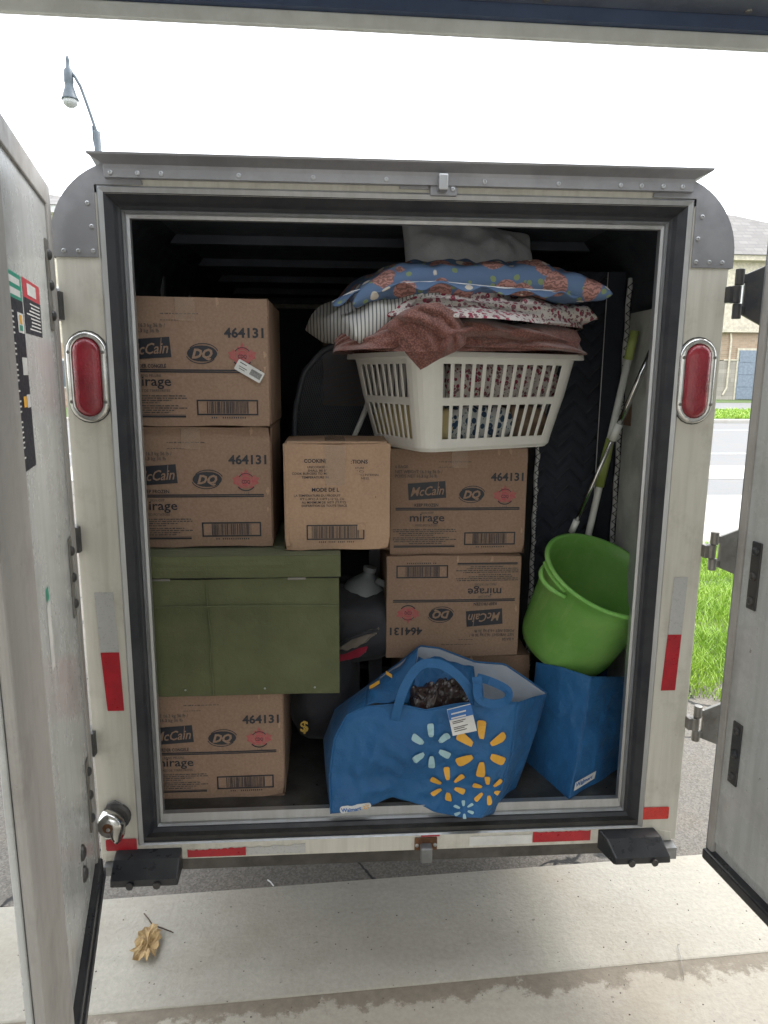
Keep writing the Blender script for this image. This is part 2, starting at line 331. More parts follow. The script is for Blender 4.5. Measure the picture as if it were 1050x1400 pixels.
# ------------------------------------------------------------------ geometry helpers
class MB:
    def __init__(s): s.v = []; s.f = []; s.mi = []; s.cur = 0
    def add(s, vs, fs):
        o = len(s.v); s.v += [tuple(p) for p in vs]; s.f += [tuple(i+o for i in q) for q in fs]; s.mi += [s.cur]*len(fs); return s
    def box(s, x0, x1, y0, y1, z0, z1, m=None):
        vs = [Vector(p) for p in ((x0,y0,z0),(x1,y0,z0),(x1,y1,z0),(x0,y1,z0),(x0,y0,z1),(x1,y0,z1),(x1,y1,z1),(x0,y1,z1))]
        if m: vs = [m @ p for p in vs]
        return s.add(vs, [(0,3,2,1),(4,5,6,7),(0,1,5,4),(1,2,6,5),(2,3,7,6),(3,0,4,7)])
    def prism(s, pts, y0, y1, m=None):
        """polygon in XZ extruded in Y"""
        n = len(pts); vs = [Vector((x, y0, z)) for x, z in pts] + [Vector((x, y1, z)) for x, z in pts]
        if m: vs = [m @ p for p in vs]
        return s.add(vs, [tuple(range(n)), tuple(range(2*n-1, n-1, -1))] + [(i, i+n, (i+1) % n+n, (i+1) % n) for i in range(n)])
    def flat(s, pts, y, m=None):
        vs = [Vector((x, y, z)) for x, z in pts]
        if m: vs = [m @ p for p in vs]
        return s.add(vs, [tuple(range(len(pts)))])
    def tube(s, pts, r, n=8, cap=True):
        pts = [Vector(p) for p in pts]; rs = r if hasattr(r, '__len__') else [r]*len(pts); o = []
        for i, p in enumerate(pts):
            d = (pts[min(i+1, len(pts)-1)] - pts[max(i-1, 0)]).normalized()
            a = d.orthogonal().normalized() if i == 0 else (a - d*a.dot(d)).normalized()
            b = d.cross(a)
            o += [p + (a*cos(2*pi*k/n) + b*sin(2*pi*k/n))*rs[i] for k in range(n)]
        fs = [(i*n+k, i*n+(k+1) % n, (i+1)*n+(k+1) % n, (i+1)*n+k) for i in range(len(pts)-1) for k in range(n)]
        if cap: fs += [tuple(range(n-1, -1, -1)), tuple((len(pts)-1)*n+k for k in range(n))]
        return s.add(o, fs)
    def lathe(s, prof, n=24, m=None, sx=1, sy=1):
        vs = []
        for r, z in prof: vs += [Vector((r*cos(2*pi*k/n)*sx, r*sin(2*pi*k/n)*sy, z)) for k in range(n)]
        if m: vs = [m @ p for p in vs]
        L = len(prof)
        fs = [(i*n+k, i*n+(k+1) % n, (i+1)*n+(k+1) % n, (i+1)*n+k) for i in range(L-1) for k in range(n)]
        if prof[0][0] > 1e-6 and prof[0][0] < 9: fs.append(tuple(range(n-1, -1, -1))) if s_caps else None
        if prof[-1][0] > 1e-6: fs.append(tuple((L-1)*n+k for k in range(n))) if s_caps else None
        return s.add(vs, fs)
    def grid(s, fn, nu, nv, flip=False):
        vs = [fn(i/nu, j/nv) for j in range(nv+1) for i in range(nu+1)]
        w = nu+1
        fs = [(j*w+i, j*w+i+1, (j+1)*w+i+1, (j+1)*w+i) for j in range(nv) for i in range(nu)]
        if flip: fs = [q[::-1] for q in fs]
        return s.add(vs, fs)
s_caps = True

def link(o, parent=None):
    C.objects.link(o)
    if parent is not None: o.parent = parent
    return o
def obj(name, mb, m, parent=None, smooth=False, bevel=0, solid=0, sub=0, weld=False, loc=None):
    me = bpy.data.meshes.new(name); me.from_pydata(mb.v, [], mb.f); me.update()
    ms = m if isinstance(m, (list, tuple)) else [m]
    for q in ms: me.materials.append(q)
    if len(ms) > 1: me.polygons.foreach_set('material_index', mb.mi)
    bm = bmesh.new(); bm.from_mesh(me)
    if weld: bmesh.ops.remove_doubles(bm, verts=bm.verts, dist=1e-5)
    bmesh.ops.recalc_face_normals(bm, faces=bm.faces) if not solid else None
    bm.to_mesh(me); bm.free()
    if smooth: me.polygons.foreach_set('use_smooth', [True]*len(me.polygons))
    o = bpy.data.objects.new(name, me); link(o, parent)
    if loc is not None: o.location = loc
    if solid:
        d = o.modifiers.new('solid', 'SOLIDIFY'); d.thickness = solid; d.offset = 0
    if bevel:
        d = o.modifiers.new('bevel', 'BEVEL'); d.width = bevel; d.segments = 2; d.limit_method = 'ANGLE'; d.angle_limit = radians(40)
    if sub:
        d = o.modifiers.new('sub', 'SUBSURF'); d.levels = sub; d.render_levels = sub
    return o
def props(o, label, cat, group=None, kind=None):
    if label: o['label'] = label
    if cat: o['category'] = cat
    if group: o['group'] = group
    if kind: o['kind'] = kind
    return o
def thing(name, label, cat, loc=(0,0,0), rz=0, group=None, rot=None):
    o = bpy.data.objects.new(name, None); o.empty_display_size = .1; C.objects.link(o)
    o.location = loc; o.rotation_euler = rot if rot else (0, 0, rz)
    return props(o, label, cat, group)
def struct(name, mb, m, **k):
    o = obj(name, mb, m, **k)
    o['kind'] = 'structure'; return o
def copytree(o, parent=None):
    c = o.copy(); C.objects.link(c)
    if parent is not None: c.parent = parent
    for ch in list(o.children): copytree(ch, c)
    return c

def text_mb(mb, txt, x, z, h, y=0, align='LEFT', width=None, shear=0, bold=0, rot=0, fn=None):
    """flat lettering in the XZ plane facing -Y; h is the cap height"""
    cu = bpy.data.curves.new('t', 'FONT'); cu.body = txt; cu.size = 1; cu.shear = shear; cu.offset = bold
    cu.resolution_u = 2; cu.fill_mode = 'FRONT'
    o = bpy.data.objects.new('t', cu); me = bpy.data.meshes.new_from_object(o)
    bpy.data.objects.remove(o); bpy.data.curves.remove(cu)
    if not len(me.vertices): return
    xs = [v.co.x for v in me.vertices]; x0, x1 = min(xs), max(xs); k = h/.70
    kx = k if width is None else width/(x1-x0)
    off = {'LEFT': 0, 'CENTER': -.5, 'RIGHT': -1}[align]*(x1-x0)*kx
    ca, sa = cos(rot), sin(rot); vs = []
    for v in me.vertices:
        a = (v.co.x-x0)*kx+off; b = v.co.y*k
        q = (x+a*ca-b*sa, y, z+a*sa+b*ca); vs.append(fn(q[0], q[2]) if fn else q)
    mb.add(vs, [tuple(p.vertices) for p in me.polygons])
    bpy.data.meshes.remove(me)

def rrect(x0, x1, z0, z1, r, n=6):
    p = []
    for cx, cz, a in ((x1-r, z1-r, 0), (x0+r, z1-r, 90), (x0+r, z0+r, 180), (x1-r, z0+r, 270)):
        p += [(cx+r*cos(radians(a+90*k/n)), cz+r*sin(radians(a+90*k/n))) for k in range(n+1)]
    return p
def frame_ring(mb, o, i, yo, yi, m=None):
    """ring between outer rect o=(x0,x1,z0,z1) at depth yo and inner rect i at depth yi"""
    def cs(r, y): return [(r[0], y, r[2]), (r[1], y, r[2]), (r[1], y, r[3]), (r[0], y, r[3])]
    a, b = cs(o, yo), cs(i, yi)
    mb.add(a+b, [(k, (k+1) % 4, 4+(k+1) % 4, 4+k) for k in range(4)])
def plerp(pts, t):
    if len(pts) == 1: return Vector(pts[0])
    d = [0]
    for a, b in zip(pts, pts[1:]): d.append(d[-1]+(Vector(b)-Vector(a)).length)
    T = t*d[-1]
    for k in range(len(pts)-1):
        if T <= d[k+1] or k == len(pts)-2:
            w = (T-d[k])/max(1e-9, d[k+1]-d[k]); return Vector(pts[k]).lerp(Vector(pts[k+1]), w)
def coons(B, T, L, R):
    B, T, L, R = [[Vector(p) for p in q] for q in (B, T, L, R)]
    c00, c10, c01, c11 = B[0], B[-1], T[0], T[-1]
    def f(u, v):
        return (plerp(B, u)*(1-v)+plerp(T, u)*v + plerp(L, v)*(1-u)+plerp(R, v)*u
                - (c00*(1-u)*(1-v)+c10*u*(1-v)+c01*(1-u)*v+c11*u*v))
    return f
def nz(p, s=1.0, seed=0): return mnoise.noise(Vector(p)*s + Vector((seed*7.3, seed*3.1, seed*1.7)))
def fold(p, s, seed=0): return 1-abs(nz(p, s, seed))*2.2

# ------------------------------------------------------------------ the ground
g = MB(); e2 = lambda x: .05*x-.046
g.add([(x, y, z) for z in (-.3, -.0035) for x, y in ((-9, -7), (9, -7), (9, e2(9)), (-9, e2(-9)))], [(3,2,1,0), (4,5,6,7), (0,1,5,4), (1,2,6,5), (2,3,7,6), (3,0,4,7)])
apron_near = struct('garage_floor', g, CONCD)
def edge(x, y): return y + .05*x
g = MB()
a = [(-9, edge(-9, -.05)), (9, edge(9, -.05)), (9, edge(9, .375)), (-9, edge(-9, .375))]
g.add([(x, y, z) for z in (-.25, .0) for x, y in a], [(3,2,1,0), (4,5,6,7), (0,1,5,4), (1,2,6,5), (2,3,7,6), (3,0,4,7)])
struct('apron', g, CONC, bevel=.006)
g = MB(); N = 60
g.add([(-300, -300, -.32), (300, -300, -.32), (300, 400, -.32), (-300, 400, -.32)], [(0,1,2,3)]); struct('terrain', g, SOIL)
g = MB(); g.box(-6, 1.9, .33, 9.35, -.2, -.012); struct('driveway', g, ASPH)
g = MB(); g.box(1.9, 3.2, .33, 1.95, -.2, -.013); struct('walkway', g, ASPH)
g = MB()
def lawnz(x, y): return .012+.03*nz((x, y, 0), .8)
edgepts = []
g.grid(lambda u, v: Vector((1.0+u*14, 1.72+v*3.1+(.10*nz((u*30, 0, 0), 1) if v == 0 else 0), lawnz(1+u*14, 1.72+v*3.1)-.004 if v > 0 else -.03)), 90, 16); struct('lawn', g, SOIL, smooth=True)
g = MB(); g.box(1.92, 30, 3.2+1.63, 7.82, -.2, .0); struct('sidewalk', g, SIDEW)
g = MB(); g.box(1.92, 40, 7.84, 9.4, -.2, -.01); struct('parking_pad', g, ROADM)
g = MB(); g.box(-40, 60, 9.42, 11.1, -.2, .0); struct('curb_walk', g, SIDEW)
g = MB(); g.box(-90, 120, 11.12, 24.9, -.4, -.1); struct('road', g, ROADM)
g = MB(); g.box(-90, 120, 14.0, 14.16, -.096, -.094); g.box(-90, 120, 21.2, 21.3, -.096, -.094); struct('road_marking', g, LINE)
g = MB(); g.box(-90, 120, 24.92, 25.6, -.4, .02); struct('kerb', g, SIDEW)
g = MB(); g.box(-90, 120, 25.62, 33, -.4, .03); struct('far_verge', g, SOIL)
g = MB(); g.box(-90, 120, 33.02, 44, -.4, .0); struct('far_driveway', g, ROADM)
g = MB(); g.box(-90, 120, 44.02, 80, -.4, .02); struct('far_lawn', g, SOIL)

def blades(name, x0, x1, y0, y1, n, h0, h1, w, edgefn=None, zf=None, seed=1):
    rnd = random.Random(seed); v = []; f = []
    for i in range(n):
        x = rnd.uniform(x0, x1); y = y0+(y1-y0)*rnd.random()**1.25
        if edgefn and not edgefn(x, y): continue
        z = zf(x, y) if zf else 0
        h = rnd.uniform(h0, h1)*(.6+.9*max(0, .5+nz((x, y, 0), 3))); a = rnd.uniform(0, 2*pi); ln = rnd.uniform(.3, 1.1)*h; b = rnd.uniform(0, 2*pi)
        dx, dy = cos(a)*w, sin(a)*w; lx, ly = cos(b)*ln, sin(b)*ln; k = len(v)
        v += [(x-dx, y-dy, z), (x+dx, y+dy, z), (x+dx*.7+lx*.4, y+dy*.7+ly*.4, z+h*.6), (x-dx*.7+lx*.4, y-dy*.7+ly*.4, z+h*.6), (x+lx, y+ly, z+h)]
        f += [(k, k+1, k+2, k+3), (k+3, k+2, k+4)]
    mb = MB(); mb.add(v, f); o = obj(name, mb, GRASS); props(o, 'bright green patchy lawn grass between the driveway and the sidewalk', 'grass', None, 'stuff'); return o
blades('grass', 1.1, 5.4, 1.62, 4.8, 75000, .025, .07, .0028, lambda x, y: y > 1.74+.16*nz((x, y, 0), 3)+.12*nz((x, y, 5), 9), lawnz)
gg = blades('grass', 1.2, 2.2, 1.25, 1.75, 2600, .015, .045, .003, lambda x, y: nz((x, y, 0), 5, 3) > .12, lambda x, y: -.012, 4)
gg['label'] = 'sparse grass tufts growing through the asphalt in front of the lawn edge'
gg = blades('grass', 8, 24, 25.7, 32.9, 9000, .06, .14, .03, None, lambda x, y: .03, 6)
gg['label'] = 'grass verge across the road beyond the kerb'

# ------------------------------------------------------------------ the garage around the camera
g = MB(); g.box(-3.6, -3.4, -4.6, -.2, -.05, 2.9); o = obj('garage_wall', g, DRYW); o['kind'] = 'structure'
g = MB(); g.box(3.4, 3.6, -4.6, -.2, -.05, 2.9); o = obj('garage_wall', g, DRYW); o['kind'] = 'structure'
g = MB(); g.box(-3.6, 3.6, -4.8, -4.61, -.05, 2.9); o = obj('garage_wall', g, DRYW); o['kind'] = 'structure'
gd = thing('garage_door', 'raised overhead garage door with pale bottom rail crossing the top of the view', 'garage door', (0, -.35, 2.18))
def tl(x): return -.0105*x*1.0
def rail(mb, y0, y1, z0, z1, xa=-2.6, xb=2.6):
    mb.add([(xa, y0, z0+tl(xa)), (xb, y0, z0+tl(xb)), (xb, y1, z0+tl(xb)), (xa, y1, z0+tl(xa)), (xa, y0, z1+tl(xa)), (xb, y0, z1+tl(xb)), (xb, y1, z1+tl(xb)), (xa, y1, z1+tl(xa))],
           [(0,3,2,1),(4,5,6,7),(0,1,5,4),(1,2,6,5),(2,3,7,6),(3,0,4,7)])
GDP = mat('garage_door_paint', (.66, .68, .65), .35, 0, (.52, .53, .50), .6, 14, 200, .1)
GDD = mat('garage_door_dark_channel', (.07, .10, .18), .5, .2, (.05, .07, .12), .5, 9)  # dark blue tone of the channel band above the bottom rail
GDM = mat('garage_door_metal', (.24, .27, .33), .35, .6, (.12, .13, .16), .6, 10)
m_ = MB(); rail(m_, 0, .010, .005, .031); obj('bottom_rail', m_, GDP, gd, bevel=.003)
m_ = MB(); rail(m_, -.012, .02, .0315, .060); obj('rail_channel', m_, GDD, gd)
m_ = MB(); rail(m_, -.36, -.0125, .052, .075); obj('stiffener', m_, GDM, gd, bevel=.003)
for k in range(8):
    m_ = MB(); x = -1.2+k*.35; m_.lathe([(0, 0), (.006, .001), (.007, .004), (.007, .006)], 10, Matrix.Translation((x, -.03, .049+tl(x)))); obj('screw', m_, STEEL, gd)
for k in range(3):
    m_ = MB(); rail(m_, -.37-(k+1)*.53, -.375-k*.53, .08, .12); obj('door_section', m_, GDP, gd, bevel=.004)

# ------------------------------------------------------------------ the trailer
TR = thing('cargo_trailer', 'white enclosed cargo trailer seen from behind with both rear doors swung open', 'trailer', (0, 0, 0))
YB = 2.55
def shell_profile(w, zt, r, zb, n=10):
    p = [(-w, zb)]
    p += [(-w+r-r*cos(radians(90*k/n)), zt-r+r*sin(radians(90*k/n))) for k in range(n+1)]
    p += [(w-r+r*sin(radians(90*k/n)), zt-r+r*cos(radians(90*k/n))) for k in range(n+1)]
    p += [(w, zb)]
    return p
m_ = MB(); op = shell_profile(.764, 2.052, .165, .40); n = len(op)
vs = [(x, .02, z) for x, z in op]+[(x, YB, z) for x, z in op]
m_.add(vs, [(i, i+1, i+1+n, i+n) for i in range(n-1)]+[tuple(range(n, 2*n))])
obj('outer_skin', m_, PAINT, TR, solid=.004)
for q_ in (-1, 1):
    m_ = MB(); pr_ = [(q_*.753, .47), (q_*.753, 1.89), (q_*.735, 1.96), (q_*.69, 2.015), (q_*.64, 2.035)]
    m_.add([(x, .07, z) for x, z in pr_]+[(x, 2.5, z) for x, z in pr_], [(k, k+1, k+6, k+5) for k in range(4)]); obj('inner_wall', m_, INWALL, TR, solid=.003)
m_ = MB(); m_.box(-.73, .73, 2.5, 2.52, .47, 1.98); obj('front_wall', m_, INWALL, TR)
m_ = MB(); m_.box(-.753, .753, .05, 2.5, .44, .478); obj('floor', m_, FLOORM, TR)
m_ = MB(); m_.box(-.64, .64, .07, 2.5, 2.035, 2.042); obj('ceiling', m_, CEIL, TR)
for k in range(6):
    y = .20+k*.46
    m_ = MB(); m_.prism([(-.64, 2.034), (.64, 2.034), (.66, 2.008), (-.66, 2.008)], y, y+.035); obj('roof_bow', m_, CEIL, TR)
for s in (-1, 1):
    for k in range(5):
        y = .45+k*.45
        m_ = MB(); m_.box(.738, .750, y+.6, y+.63, .478, 1.95) if s > 0 else m_.box(-.750, -.738, y, y+.03, .478, 1.95); obj('wall_post', m_, ALUDK, TR)
# rear frame
def pillar(s):
    pr = [(s*.655, .40), (s*.765, .374), (s*.765, 1.90), (s*.70, 2.0), (s*.655, 2.0)]
    m_ = MB(); m_.prism(pr, 0, .05); return obj('pillar', m_, PAINT, TR, bevel=.003)
PL, PR = pillar(-1), pillar(1)
m_ = MB(); m_.box(-.66, .66, .001, .05, 1.998, 2.05); HEAD = obj('header', m_, PAINT, TR)
m_ = MB(); m_.prism([(-.758, .372), (.752, .372), (.752, .40), (.654, .422), (-.654, .422), (-.758, .40)], -.001, .05)
SILL = obj('sill', m_, PAINT, TR, bevel=.003)
m_ = MB(); m_.box(-.70, .70, .055, .16, .30, .44); obj('under_frame', m_, mat('frame_grime', (.12, .11, .10), .8, .2, (.05,.045,.04), .7, 8), TR)
m_ = MB(); m_.box(-.70, .70, -.0, .05, .425, .44, Matrix.Translation((0, .003, -.004))); obj('sill_top', m_, mat('dark_ledge', (.05, .048, .045), .5, .2, (.02,.02,.02), .6, 20), TR)  # ledge along the sill top in a plain dark tone
# bright trim bead, rubber gasket, aluminium lip
m_ = MB(); frame_ring(m_, (-.669, .669, .419, 2.014), (-.664, .664, .4195, 2.009), -.0005, -.006)
frame_ring(m_, (-.664, .664, .4195, 2.009), (-.655, .655, .4225, 2.000), -.006, -.001); obj('trim_bead', m_, ALU, TR)
m_ = MB(); frame_ring(m_, (-.655, .655, .424, 2.0), (-.640, .640, .430, 1.985), -.001, .018); frame_ring(m_, (-.640, .640, .430, 1.985), (-.634, .634, .444, 1.979), .018, .028)
frame_ring(m_, (-.634, .634, .444, 1.979), (-.626, .626, .447, 1.970), .028, .034)
obj('gasket', m_, GASKET, TR)
m_ = MB(); frame_ring(m_, (-.6275, .6275, .446, 1.9715), (-.6255, .6255, .4475, 1.9695), .0325, .030); frame_ring(m_, (-.6255, .6255, .4475, 1.9695), (-.6225, .6225, .452, 1.9665), .030, .040)
obj('gasket_retainer', m_, ALU, TR)
m_ = MB(); frame_ring(m_, (-.6225, .6225, .452, 1.9665), (-.618, .618, .457, 1.962), .040, .036); frame_ring(m_, (-.618, .618, .457, 1.962), (-.612, .612, .4785, 1.955), .036, .039)
frame_ring(m_, (-.612, .612, .4785, 1.955), (-.612, .612, .4785, 1.955), .039, .056); obj('door_jamb', m_, ALU, TR)
m_ = MB(); frame_ring(m_, (-.73, .73, .47, 2.0), (-.612, .612, .4775, 1.955), .070, .056); obj('jamb_return', m_, ALUDK, TR)
# roof rail (drip edge) with flared upper lip
prof = [(-.004, 2.026), (-.016, 2.027), (-.018, 2.044), (-.020, 2.052), (-.042, 2.066), (-.044, 2.070), (-.030, 2.071), (.05, 2.062), (.05, 2.05)]
m_ = MB(); n = len(prof)
xa = [-.645 if i < 4 else -.672 for i in range(n)]; xb = [.657 if i < 4 else .688 for i in range(n)]
m_.add([(xa[i], prof[i][0], prof[i][1]) for i in range(n)]+[(xb[i], prof[i][0], prof[i][1]) for i in range(n)],
       [(i, (i+1) % n, (i+1) % n+n, i+n) for i in range(n)]+[tuple(range(n)), tuple(range(2*n-1, n-1, -1))])
RAIL = obj('roof_rail', m_, GREYCAP, TR)
def rivet(parent, x, z, y, r=.0052, m=None, name='rivet'):
    m_ = MB(); T = Matrix.Translation((x, y, z)) @ Matrix.Rotation(radians(90), 4, 'X')
    m_.lathe([(r, 0), (r*.92, r*.45), (r*.5, r*.62), (r*.42, r*.3), (0.0001, r*.25)], 12, T); return obj(name, m_, m or ALU, parent, smooth=False)
for x in (-.632, -.575, -.525, -.36, -.20, .02-.06, .178, .345, .487, .535, .585, .63): rivet(RAIL, x, 2.036, -.0165)
# corner caps
def cap(s):
    cx, cz, R = .60, 1.892, .172
    p = [(.672, 1.864), (.772, 1.864)] + [(cx+R*cos(radians(a)), cz+R*sin(radians(a))) for a in range(0, 84, 6)] + [(.60, 2.062), (.575, 2.034), (.568, 2.016), (.672, 2.014)]
    if s < 0: p = [(-x, z) for x, z in p][::-1]
    m_ = MB(); m_.prism(p, -.0035, -.0005); o = obj('corner_cap', m_, GREYCAP, TR, bevel=.0012)
    for x, z in ((.688, 1.976), (.682, 1.928), (.682, 1.877), (.714, 1.877), (.745, 1.877)): rivet(o, s*x, z, -.0035)
    return o
cap(-1); cap(1)
for s in (-1, 1):
    pr = [(.60, 2.05)]+[(.60+.172*cos(radians(a)), 1.892+.172*sin(radians(a))) for a in range(84, -1, -6)]+[(.772, 1.864)]
    m_ = MB(); n = len(pr)
    m_.add([(s*x, -.0035, z) for x, z in pr]+[(s*x, .12, z) for x, z in pr], [(i, i+1, i+1+n, i+n) for i in range(n-1)]); obj('cap_rim', m_, GREYCAP, TR, solid=.002)
# top latch keeper, bottom latch keeper
k_ = MB(); k_.box(.058, .118, -.012, -.0015, 2.006, 2.040); KP = obj('latch_keeper', k_, GREYCAP, TR, bevel=.003)
k_ = MB(); k_.box(.073, .094, -.040, -.0125, 2.012, 2.046); obj('keeper_hook', k_, ALU, KP, bevel=.003)
rivet(KP, .108, 2.020, -.0125)
k_ = MB(); k_.box(-.01, .056, -.006, -.0012, 2.02, 2.038); obj('filler_plate', k_, GREYCAP, TR, bevel=.002)
k_ = MB(); k_.box(.048, .108, -.008, -.002, .376, .412); KB = obj('latch_keeper', k_, RUST, TR, bevel=.002)
k_ = MB(); k_.box(.062, .092, -.035, -.009, .356, .400); obj('keeper_hook', k_, ALUDK, KB, bevel=.004)
for x in (.054, .102): rivet(KB, x, .392, -.008)
# tapes and reflectors
def ragged(x0, x1, z0, z1, dz=0, seed=0, rag=.0):
    top = []; rn = random.Random(seed); n = 26
    for k in range(n+1):
        x = x1+(x0-x1)*k/n; top.append((x, z1+dz*(x-x0)/(x1-x0)-(rn.random()*rag if 0 < k < n else 0)))
    return [(x0, z0), (x1, z0)]+top
def tape(name, pts, m, y=-.0016, parent=None):
    t_ = MB(); t_.prism(pts, y-.0006, y); return obj(name, t_, m, parent or TR)
def quad(x0, x1, z0, z1, lean=0): return [(x0, z0), (x1, z0), (x1+lean, z1), (x0+lean, z1)]
tape('reflective_tape', [(-.729,.946),(-.685,.946),(-.690,1.098),(-.734,1.098)], SILT, parent=PL)
tape('reflective_tape', [(-.722,.792),(-.682,.792),(-.685,.945),(-.729,.945)], REDT, parent=PL)
tape('reflective_tape', [(.693,.966),(.729,.966),(.733,1.118),(.697,1.118)], SILT, parent=PR)
tape('reflective_tape', [(.687,.812),(.725,.812),(.729,.965),(.693,.965)], REDT, parent=PR)
tape('reflector', rrect(-.750, -.672, .405, .438, .005), REDT, -.0025, parent=PL)
tape('reflector', rrect(.660, .738, .440, .476, .004), mat('orange_red_reflector', (.60, .03, .02), .3, 0, (.42,.02,.02), .5, 90), -.0022, parent=PR)
def sx(px): return at(px, 1160, 0).x
tape('reflective_tape', ragged(-.545, -.395, .378, .400, .003, 3, .004), REDT, -.0026, SILL)
tape('reflective_tape', ragged(-.393, -.240, .379, .405, .002, 4, .007), SILT, -.0026, SILL)
tape('reflective_tape', ragged(.195, .365, .381, .409, 0, 5, .002), WHT, -.0026, SILL)
tape('reflective_tape', ragged(.367, .525, .384, .415, 0, 6, .003), REDT, -.0026, SILL)
tape('reflector', quad(.065, .115, .413, .421), REDT, -.0026, SILL)
# tail lights
def taillight(cx, s):
    zc = 1.605; w, h = .0455, .1015
    def oval(w, h, n=10):
        r = w; p = []
        for k in range(n+1): a = radians(180*k/n); p.append((cx+r*cos(a), zc+h-r+r*sin(a)))
        for k in range(n+1): a = radians(180+180*k/n); p.append((cx+r*cos(a), zc-h+r+r*sin(a)))
        return p
    m_ = MB(); rings = [(.0455, .1015, -.001), (.0450, .1010, -.006), (.041, .097, -.011), (.033, .089, -.012), (.030, .086, -.008)]
    pts = []; n = 22
    for w_, h_, y in rings: pts += [(x, y, z) for x, z in oval(w_, h_)]
    m_.add(pts, [(i*n+k, i*n+(k+1) % n, (i+1)*n+(k+1) % n, (i+1)*n+k) for i in range(4) for k in range(n)])
    bz = obj('tail_light', m_, CHROME, TR, smooth=True)
    m_ = MB(); rings = [(.0305, .0865, -.006), (.0285, .0845, -.013), (.024, .080, -.018), (.014, .070, -.021)]; pts = []
    for w_, h_, y in rings: pts += [(x, y, z) for x, z in oval(w_, h_)]
    m_.add(pts, [(i*n+k, i*n+(k+1) % n, (i+1)*n+(k+1) % n, (i+1)*n+k) for i in range(3) for k in range(n)]+[tuple(3*n+k for k in range(n))])
    obj('lens', m_, LENS, bz, smooth=True)
    m_ = MB(); m_.prism(oval(.0470, .1035), -.0012, -.0004); obj('lamp_seal', m_, BLKSTL, bz)
    for dx in (-.0375, .0375):
        for dz in (-.055, .055): rivet(bz, cx+dx, zc+dz, -.0115, .0042, STEEL, 'screw')
taillight(-.712, -1); taillight(.707, 1)
# dented chrome licence lamp, lower left
LL = MB(); T = Matrix.Translation((-.716, -.006, .508)) @ Matrix.Rotation(radians(90), 4, 'X')
LL.lathe([(.036, 0), (.036, .008), (.030, .012), (.0001, .012)], 20, T); LP = obj('plate_lamp', LL, BLKSTL, TR, smooth=False)
LL = MB(); T = Matrix.Translation((-.726, -.012, .498)) @ Matrix.Rotation(radians(90), 4, 'X')
LL.lathe([(.034, 0), (.036, .012), (.033, .028), (.026, .036), (.018, .039), (.0001, .040)], 18, T, .92, 1.06)
LL.v = [(x+.004*nz((x, y, z), 30), y, z+.005*nz((x, y, z), 30, 3)-(.016 if z < .486 and x > -.72 else 0)) for x, y, z in LL.v]
obj('lamp_hood', LL, CHROME, LP, smooth=True)
LL = MB(); LL.prism([(-.747,.522),(-.737,.544),(-.717,.552),(-.697,.538),(-.692,.528),(-.717,.540)], -.012, -.007); obj('lamp_bracket', LL, ALUDK, LP)
LL = MB(); T = Matrix.Translation((-.726, -.052, .502)) @ Matrix.Rotation(radians(90), 4, 'X'); LL.lathe([(.014, -.004), (.012, .001), (.0001, .002)], 14, T); obj('rust_patch', LL, RUST, LP)
rivet(LP, -.724, .500, -.054, .005); rivet(LP, -.718, .470, -.045, .005)
# rubber bumpers
def bumper(x0, x1, lean, dz):
    m_ = MB(); pr = [(0.0, .408), (-.030, .398), (-.062, .362), (-.065, .345), (-.055, .340), (0.0, .350)]
    n = len(pr)
    m_.add([(x0+lean*(-p[0]/.065), p[0], p[1]+dz) for p in pr]+[(x1+lean*(-p[0]/.065)*.8, p[0], p[1]+dz) for p in pr],
           [(i, (i+1) % n, (i+1) % n+n, i+n) for i in range(n)]+[tuple(range(n)), tuple(range(2*n-1, n-1, -1))])
    b = obj('bumper_pad', m_, RUBBER, TR, bevel=.004)
    for t in (.3, .7):
        k_ = MB(); x = x0+(x1-x0)*t+lean*.8; k_.lathe([(.0001, 0), (.009, .001), (.009, .006)], 12, Matrix.Translation((x, -.0655, .350+dz)) @ Matrix.Rotation(radians(90), 4, 'X')); obj('bolt', k_, BLKSTL, b)
    return b
bumper(-.725, -.558, -.002, .0); bumper(.545, .700, .03, .008)
m_ = MB(); m_.box(-.755, -.70, -.02, .03, .345, .371); obj('frame_tab', m_, ALUDK, TR)
m_ = MB(); m_.box(.70, .755, -.03, .03, .338, .371); obj('frame_tab', m_, ALUDK, TR)
# tyres under the box
for s in (-1, 1):
    m_ = MB(); T = Matrix.Translation((s*.66, 1.35, .30)) @ Matrix.Rotation(radians(90), 4, 'Y')
    m_.lathe([(.19, -.07), (.28, -.075), (.30, -.05), (.30, .05), (.28, .075), (.19, .07)], 28, T); wh = obj('wheel', m_, RUBBER, TR, smooth=False)

# doors: local frame u along the door from the hinge, w across its thickness, built at the origin then turned
def door(name, p0, d, left):
    e = bpy.data.objects.new(name, None)
    return e
def door_parts(p0, dirv, s):
    """s=+1: inner face looks to local -V side; returns list mapping (u, t, z) -> world"""
    D = Vector((dirv[0], dirv[1], 0)).normalized()
    Nn = Vector((D.y, -D.x, 0))*s          # inner face normal, towards the other door
    P = Vector((p0[0], p0[1], 0))
    return lambda u, t, z: P + D*u + Nn*t + Vector((0, 0, z))
def dbox(mp, u0, u1, t0, t1, z0, z1):
    m_ = MB(); vs = [mp(u, t, z) for z in (z0, z1) for (u, t) in ((u0, t0), (u1, t0), (u1, t1), (u0, t1))]
    m_.add(vs, [(0,3,2,1),(4,5,6,7),(0,1,5,4),(1,2,6,5),(2,3,7,6),(3,0,4,7)]); return m_
LD = door_parts((-.758, -.043), (.098, -.441), -1)
assert LD(0, 1, 0).x > -.758
m_ = dbox(LD, .0, .748, -.014, -.004, .382, 2.0); DL = obj('rear_door', m_, PAINT2, TR, bevel=.004); DL['label'] = 'left rear door with warning stickers on its glossy inner face'
